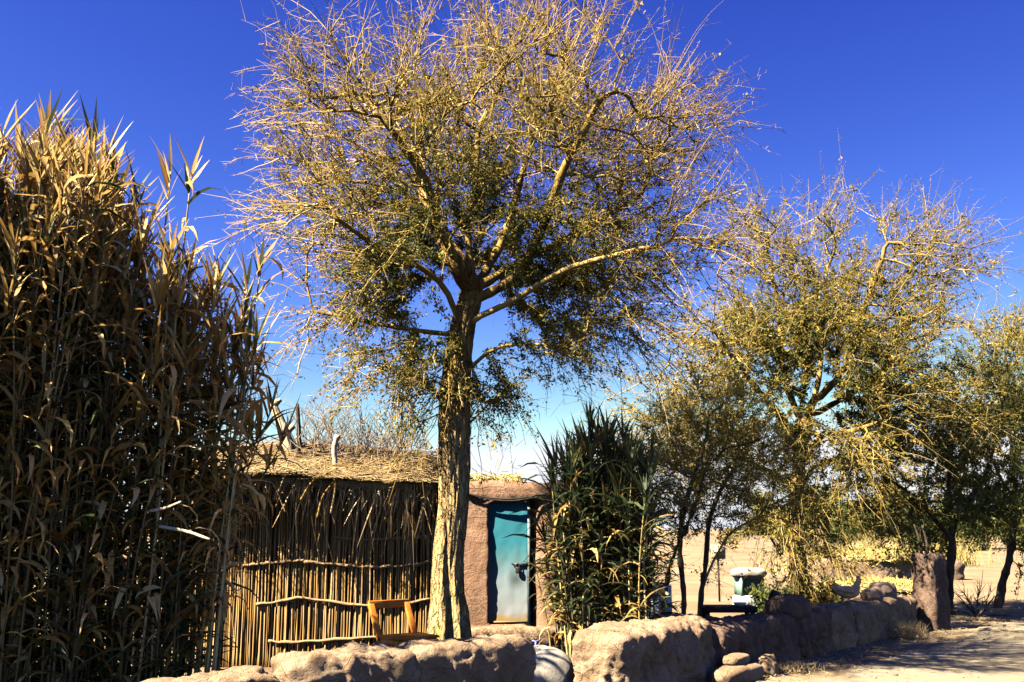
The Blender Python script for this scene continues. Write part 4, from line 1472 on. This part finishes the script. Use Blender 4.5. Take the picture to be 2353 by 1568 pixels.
# --- clump in front of the house
rc2 = random.Random(23)
env2x = [1240, 1275, 1330, 1370, 1400, 1440, 1500, 1560]
env2y = [1130, 1090, 1010, 950, 990, 1010, 1050, 1120]
def tip2(x, y, hf):
    tx, ty = x + rc2.uniform(-.25, .15), y + rc2.uniform(-.2, .2)
    px = 1176.5 + 2288 * tx / ty
    return (tx, ty, at(px, np.interp(px, env2x, env2y), ty)[2] * hf)
canes = []
for i in range(120):
    x, y = rc2.uniform(.60, 1.68), rc2.uniform(11.9, 13.4)
    canes.append(((x, y, -.05), tip2(x, y, rc2.uniform(.62, .98))))
cane_mass('cane_clump', 'dark green clump of giant cane in front of the mud house', canes, lambda u: .55 - .5 * u, 20, rc2, .2)
for i in range(20):
    x, y = rc2.uniform(.62, 1.66), rc2.uniform(11.8, 12.8)
    cane_thing((x, y, -.05), tip2(x, y, rc2.uniform(.8, 1.06)), rc2, 18, lambda u: .5 - .55 * u,
               'dark green giant cane in the clump beside the teal door', 'giant canes of the green clump', .013)
# yellow sapling beside the door
e = empty('sapling', (.47, 12.6, -.03))
tag(e, 'thin bare yellow sapling in front of the right door jamb', 'sapling')
w = lambda x, y: at(x, y, 12.6) - np.array([.47, 12.6, -.03])
mb = MB(); mb.tubes([spline([(0, 0, 0), w(1264, 1475), w(1252, 1400), w(1240, 1345), w(1222, 1260)], 14)], np.linspace(.014, .006, 14), 6, True)
link('stem', mb.mesh('stem', True), M['stalk'], e)
for pts in ([(1246, 1370), (1262, 1335), (1290, 1310)], [(1243, 1355), (1225, 1335), (1210, 1325)], [(1238, 1335), (1250, 1290), (1258, 1250)], [(1250, 1395), (1275, 1365), (1285, 1330)]):
    mb = MB(); mb.tubes([spline([w(*q) for q in pts], 7)], np.linspace(.007, .003, 7), 5, True)
    link('branch', mb.mesh('branch', True), M['stalk'], e)

# ------------------------------------------------------------------ yard things
def table():
    p = at(1655, 1385, 14.9)
    e = empty('wooden_table', (3.05, 14.75, 0))
    tag(e, 'low dark wooden table behind the small tree stems', 'table')
    mb = MB(); mb.box(-.34, .42, -.22, .22, .50, .58); link('tabletop', mb.mesh('tabletop'), M['dark_wood'], e)
    for sx in (-.28, .36):
        for sy in (-.17, .17):
            mb = MB(); mb.box(sx - .03, sx + .03, sy - .03, sy + .03, -.03, .502); link('leg', mb.mesh('leg'), M['dark_wood'], e)
    mb = MB(); mb.add(*lathe([(.001, 0), (.05, 0), (.095, .035), (.10, .05), (.09, .048), (.05, .015), (.001, .012)]))
    d = link('bowl', mb.mesh('bowl', True), M['white'], None, (3.26, 14.70, .58)); tag(d, 'white bowl on the dark wooden table', 'bowl')
table()
p = at(1610, 1380, 14.9)
# water drum seen through the canes
mb = MB(); mb.add(*lathe([(.001, 0), (.27, 0), (.285, .02), (.285, .28), (.295, .30), (.285, .32), (.285, .60), (.295, .62), (.285, .64), (.285, .88), (.27, .90), (.001, .90)], 28))
d = link('water_drum', mb.mesh('water_drum', True), M['pale_blue'], None, (2.05, 15.0, -.03)); tag(d, 'pale blue drum behind the green cane clump', 'drum')
# roadside shrine and board in the open ground behind the house
p = at(1722, 1362, 22.0)
e = empty('roadside_shrine', (p[0], 22.0, 0), .15)
tag(e, 'small shrine with a pale rounded roof and green front on the open ground', 'shrine')
link('base', lump_mesh('base', .62, .50, .30, 10, 7, .012, 5, 83), M['white'], e, (0, 0, -.05))
mb = MB(); mb.box(-.26, -.21, -.2, .2, .22, .62); mb.box(.21, .26, -.2, .2, .22, .62); mb.box(-.21, .21, .15, .2, .22, .62)
link('niche', mb.mesh('niche'), M['green_paint'], e)
mb = MB(); mb.box(-.21, .21, -.12, -.10, .24, .60); link('front_panel', mb.mesh('front_panel'), M['green_paint'], e)
link('roof', lump_mesh('roof', .78, .60, .26, 12, 2.6, .015, 4, 84), M['stone_pale'], e, (0, 0, .58))
p = at(1650, 1269, 24.0)
e = empty('board_sign', (p[0], 24.0, 0), .1)
tag(e, 'plain cream board on a thin post beyond the small tree', 'board')
mb = MB(); mb.tubes([[(0, .02, -.1), (0, .02, .5), (0, .02, 1.15)]], .025, 8, True); link('post', mb.mesh('post', True), M['dark_wood'], e)
mb = MB(); mb.box(-.17, .17, -.03, -.004, p[2] - .16, p[2] + .16); link('panel', mb.mesh('panel'), M['cream'], e)
# stump
mb = MB(); mb.tubes([spline([(0, 0, -.1), (.0, 0, .3), (.02, 0, .6), (.08, 0, .78)], 10)], np.linspace(.10, .07, 10), 9, True)
me = mb.mesh('stump', True); rough_mesh(me, .02, 7, 4)
o = link('stump', me, M['bark_dark'], None, (3.75, 14.85, 0)); tag(o, 'dark crooked stump in front of the small shrine', 'stump')
mb = MB(); mb.add(*lathe([(.001, 0), (.11, 0), (.15, .26), (.16, .27), (.145, .26), (.105, .02), (.001, .02)]))
d = link('bucket', mb.mesh('bucket', True), M['white'], None, (3.60, 14.55, .0)); tag(d, 'white bucket on the ground beside the dark stump', 'bucket')


# hen on the wall
def hen():
    q = along(6.75, -.24)
    e = empty('hen', (q[0], q[1], .575), -.25)
    e.scale = (1.1, 1.1, 1.1)
    tag(e, 'pale buff hen with a red head perched on the long low wall', 'hen')
    # spine sections: x, z, half width, half height
    sec = [(-.20, .235, .006, .012), (-.185, .225, .02, .035), (-.15, .19, .035, .05), (-.11, .155, .065, .07), (-.05, .13, .085, .085), (.02, .125, .088, .088), (.075, .145, .07, .080),
           (.11, .19, .048, .055), (.125, .235, .034, .038), (.135, .275, .028, .030), (.15, .30, .027, .027), (.172, .303, .018, .018), (.185, .30, .006, .008)]
    A = 20
    C = np.array([(s[0], 0, s[1]) for s in sec])
    n = len(sec) * 3
    Cs = spline(C, n)
    ws = np.interp(np.linspace(0, 1, n), np.linspace(0, 1, len(sec)), [s[2] for s in sec])
    hs = np.interp(np.linspace(0, 1, n), np.linspace(0, 1, len(sec)), [s[3] for s in sec])
    G = np.zeros((n, A + 1, 3))
    for i in range(n):
        t = unit(Cs[min(i + 1, n - 1)] - Cs[max(i - 1, 0)])
        up = np.cross(t, (0, 1, 0)) * -1
        for j in range(A + 1):
            th = 2 * math.pi * (j % A) / A
            G[i, j] = Cs[i] + np.array([0, 1, 0]) * math.cos(th) * ws[i] + up * math.sin(th) * hs[i]
    mb = MB(); mb.grid(G)
    me = mb.mesh('body', True); rough_mesh(me, .006, 14, 2)
    link('body', me, M['feather'], e)
    for k in range(7):
        a = .9 + k * .12
        mb = MB()
        L_ = .14
        d = np.array([-math.cos(a), 0, math.sin(a)]); s = np.array([0, .022, 0]); o_ = np.array([-.17, (k - 3) * .007, .205])
        m_ = np.array([math.sin(a), 0, math.cos(a)]) * .012
        mb.add([o_ - s * .5, o_ + s * .5, o_ + d * L_ * .7 + s - m_, o_ + d * L_ - m_ * 2, o_ + d * L_ * .7 - s - m_], [(0, 1, 2, 4)], [(4, 2, 3)])
        link('tail_feather', mb.mesh('tail_feather'), M['feather'], e)
    for sy in (-1, 1):
        G = np.array([[(x, sy * (.083 - .12 * abs(x + .02) ** 1.5), z) for z in np.linspace(.12 + .03 * (x < -.05), .175 - .25 * max(0, x), 4)] for x in np.linspace(-.13, .07, 8)])
        G[:, 1:3, 1] += sy * .012
        mb = MB(); mb.grid(G)
        o = link('wing', mb.mesh('wing', True), M['feather'], e)
        sm = o.modifiers.new('thick', 'SOLIDIFY'); sm.thickness = .012; sm.offset = 0
        mb = MB(); mb.tubes([[(.01, sy * .035, .07), (.015, sy * .036, .035), (.01, sy * .036, -.01)]], [[.012, .008, .007]], 6, True)
        mb.tubes([[(.01, sy * .036, -.005), (.055, sy * (.036 + dy), -.012)] for dy in (-.02, 0, .02)], .005, 5, True)
        link('leg', mb.mesh('leg', True), M['straw_yellow'], e)
        mb = MB(); mb.add(*[x for x in lump_mesh_np(.009, .006, .009, (.16, sy * .024, .302))]); link('eye', mb.mesh('eye', True), M['dark_metal'], e)
    mb = MB(); mb.tubes([[(.178, 0, .30), (.20, 0, .298), (.212, 0, .29)]], [[.010, .007, .001]], 8, True); link('beak', mb.mesh('beak', True), M['straw_yellow'], e)
    V, T = [], []
    prof = [(.12, .325), (.125, .352), (.138, .338), (.148, .362), (.157, .338), (.17, .355), (.178, .322)]
    for (x, z) in prof:
        V += [(x, -.004, z), (x, .004, z)]
    V += [(.12, -.006, .30), (.12, .006, .30), (.178, -.006, .305), (.178, .006, .305)]
    Q = [(2 * i, 2 * i + 2, 2 * i + 3, 2 * i + 1) for i in range(6)]
    T = [(14, 2 * i + 2, 2 * i) if i < 3 else (16, 2 * i + 2, 2 * i) for i in range(6)] + [(15, 2 * i + 1, 2 * i + 3) if i < 3 else (17, 2 * i + 1, 2 * i + 3) for i in range(6)] + [(14, 16, 6), (15, 7, 17)]
    mb = MB(); mb.add(V, Q, T); link('comb', mb.mesh('comb'), M['red_skin'], e)
    mb = MB(); mb.add(*lump_mesh_np(.02, .016, .04, (.172, 0, .25))); link('wattle', mb.mesh('wattle', True), M['red_skin'], e)
hen()

# ------------------------------------------------------------------ field beyond the wall
def straw_heap(name, label, p, size, seed, mat=M['straw_yellow'], n=2600, cat='straw heap', z=0):
    sx, sy, sz = size
    root = empty(name, (p[0], p[1], z))
    tag(root, label, cat)
    link('core', lump_mesh('core', sx * .95, sy * .95, sz * .95, 14, 2.2, sz * .08, 2, seed), M['thatch'], root, (0, 0, -sz * .25))
    a = rng.uniform(0, 6.28, n); r = np.sqrt(rng.uniform(0, 1, n))
    c = np.stack([np.cos(a) * r * sx / 2, np.sin(a) * r * sy / 2, sz * .7 * np.sqrt(np.clip(1 - r ** 2, 0, 1)) + rng.uniform(-.02, .05, n)], -1)
    d = unit(rng.normal(0, 1, (n, 3)) * np.array([1, 1, .5])) * rng.uniform(.08, .25, (n, 1))
    mb = MB(); mb.tubes(np.stack([c - d, c + d], 1), .008, 3)
    link('straw', mb.mesh('straw'), mat, root)['kind'] = 'stuff'


p = at(2010, 1305, 27); straw_heap('straw_heap', 'pale yellow straw spread on the ground beyond the wall', (p[0], 27), (3.0, 1.6, .32), 3)
p = at(2030, 1262, 34); straw_heap('straw_heap', 'long straw heap lying on the low field bank', (p[0], 34), (3.4, 1.6, .45), 4, z=.55)
p = at(2005, 1235, 40); straw_heap('brush_pile', 'brown pile of cut brush in the field', (p[0], 40), (3.0, 2.2, 1.5), 5, M['straw'], cat='brush pile')
bk = link('field_bank', lump_mesh('field_bank', 5.2, 1.0, 1.0, 22, 4, .09, 1.6, 90), M['adobe_block'], None, (at(2030, 1270, 34)[0], 33.9, -.3))
tag(bk, 'low crumbling earth bank carrying the straw heap', 'bank')
for k, (px, Y, h, lab) in enumerate([(2100, 46, 1.3, 'tall yellow dry grass tussock beyond the pillar'), (2060, 52, 1.5, 'yellow dry grass clump behind the brush pile'), (1960, 38, 1.2, 'yellow-green weed clump left of the brush pile')]):
    q = at(px, 1210, Y)
    n = 1400
    c = np.stack([rng.normal(0, 1.1, n), rng.normal(0, .8, n), np.zeros(n)], -1)
    d = np.stack([rng.normal(0, .25, n), rng.normal(0, .25, n), rng.uniform(.4, 1, n)], -1) * h
    mb = MB(); mb.tubes(np.stack([c, c + d * .6, c + d + np.stack([rng.normal(0, .15, n), 0 * d[:, 0], 0 * d[:, 0]], -1)], 1), np.array([.018, .014, .004])[None], 3)
    o = link('dry_grass', mb.mesh('dry_grass'), M['straw_yellow'], None, (q[0], Y, -.03)); tag(o, lab, 'grass')


def bush_far(x, y, h, w, label, mat, seed):
    root = empty('far_bush', (x, y, 0))
    tag(root, label, 'bush', 'bushes along the far field edge')
    r = np.random.default_rng(seed)
    mb = MB(); mb.tubes([[(0, 0, -.2), (.1, 0, h * .4), (0, 0, h * .7)], [(0, 0, -.2), (-w * .2, 0, h * .4), (-w * .3, 0, h * .7)], [(0, 0, -.2), (w * .2, .2, h * .4), (w * .3, .3, h * .7)]], .08, 6)
    link('stems', mb.mesh('stems', True), M['bark_dark'], root)
    n = 3600
    lob = r.normal(0, 1, (16, 3)) * np.array([w * .30, w * .25, h * .2]) + np.array([0, 0, h * .5])
    c = lob[r.integers(0, 16, n)] + unit(r.normal(0, 1, (n, 3))) * (r.random((n, 1)) ** .5) * np.array([w * .18, w * .18, h * .22])
    c[:, 2] = np.abs(c[:, 2])
    a = unit(r.normal(0, 1, (n, 3))); b = unit(np.cross(a, r.normal(0, 1, (n, 3))))
    s = .13 * r.uniform(.6, 1.4, (n, 1))
    mb = MB(); mb.quads4(np.stack([c - a * s, c + b * s * .5, c + a * s, c - b * s * .5], 1))
    link('leaves', mb.mesh('leaves'), mat, root)['kind'] = 'stuff'


rb = random.Random(3)
for k in range(17):
    Y = rb.uniform(62, 95)
    px = 1780 + k * 42 + rb.uniform(-15, 15)
    x = (px - 1176.5) / 2288 * Y
    bush_far(x, Y, rb.uniform(3.0, 5.0), rb.uniform(3.5, 6), 'bushy green tree along the far field edge', M['leaf_green'] if k % 3 else M['leaf_olive'], k)

# rail fence on the right
def fence():
    e = empty('rail_fence', (11.2, 20.6, 0))
    tag(e, 'weathered wooden rail fence beside the leaning dark tree', 'fence')
    u = np.array([.632, .775])
    for k in range(4):
        p = u * (k * 1.3)
        mb = MB(); mb.tubes([[(p[0], p[1], -.1), (p[0] + .02, p[1], .5), (p[0], p[1], 1.02 + .05 * (k % 2))]], .04, 8, True); link('post', mb.mesh('post', True), M['bark_dark'], e)
    for z in (.35, .60, .85):
        mb = MB(); mb.tubes([spline([(-.2, -.25, z), (u[0] * 2, u[1] * 2 - .04, z + .02), (u[0] * 4.1, u[1] * 4.1, z - .01)], 10)], .028, 7, True); link('rail', mb.mesh('rail', True), M['bark_dark'], e)
fence()
# grass tufts at the wall foot and by the pillar
for k, (t, off, lab) in enumerate([(8.0, .22, 'dry grass tuft at the wall foot just before the pillar'), (3.25, .3, 'small dry grass tuft beside the fallen adobe slab')]):
    q = along(t, off)
    n = 260
    c = np.stack([rng.normal(0, .14, n), rng.normal(0, .08, n), np.zeros(n)], -1)
    d = np.stack([rng.normal(0, .35, n), rng.normal(0, .35, n), rng.uniform(.3, 1, n)], -1) * (.26 if k == 0 else .12)
    mb = MB(); mb.tubes(np.stack([c, c + d * .6, c + d], 1), np.array([.005, .004, .001])[None], 3)
    o = link('grass_tuft', mb.mesh('grass_tuft'), M['straw'], None, (q[0], q[1], -.01)); tag(o, lab, 'grass', None, 'stuff')
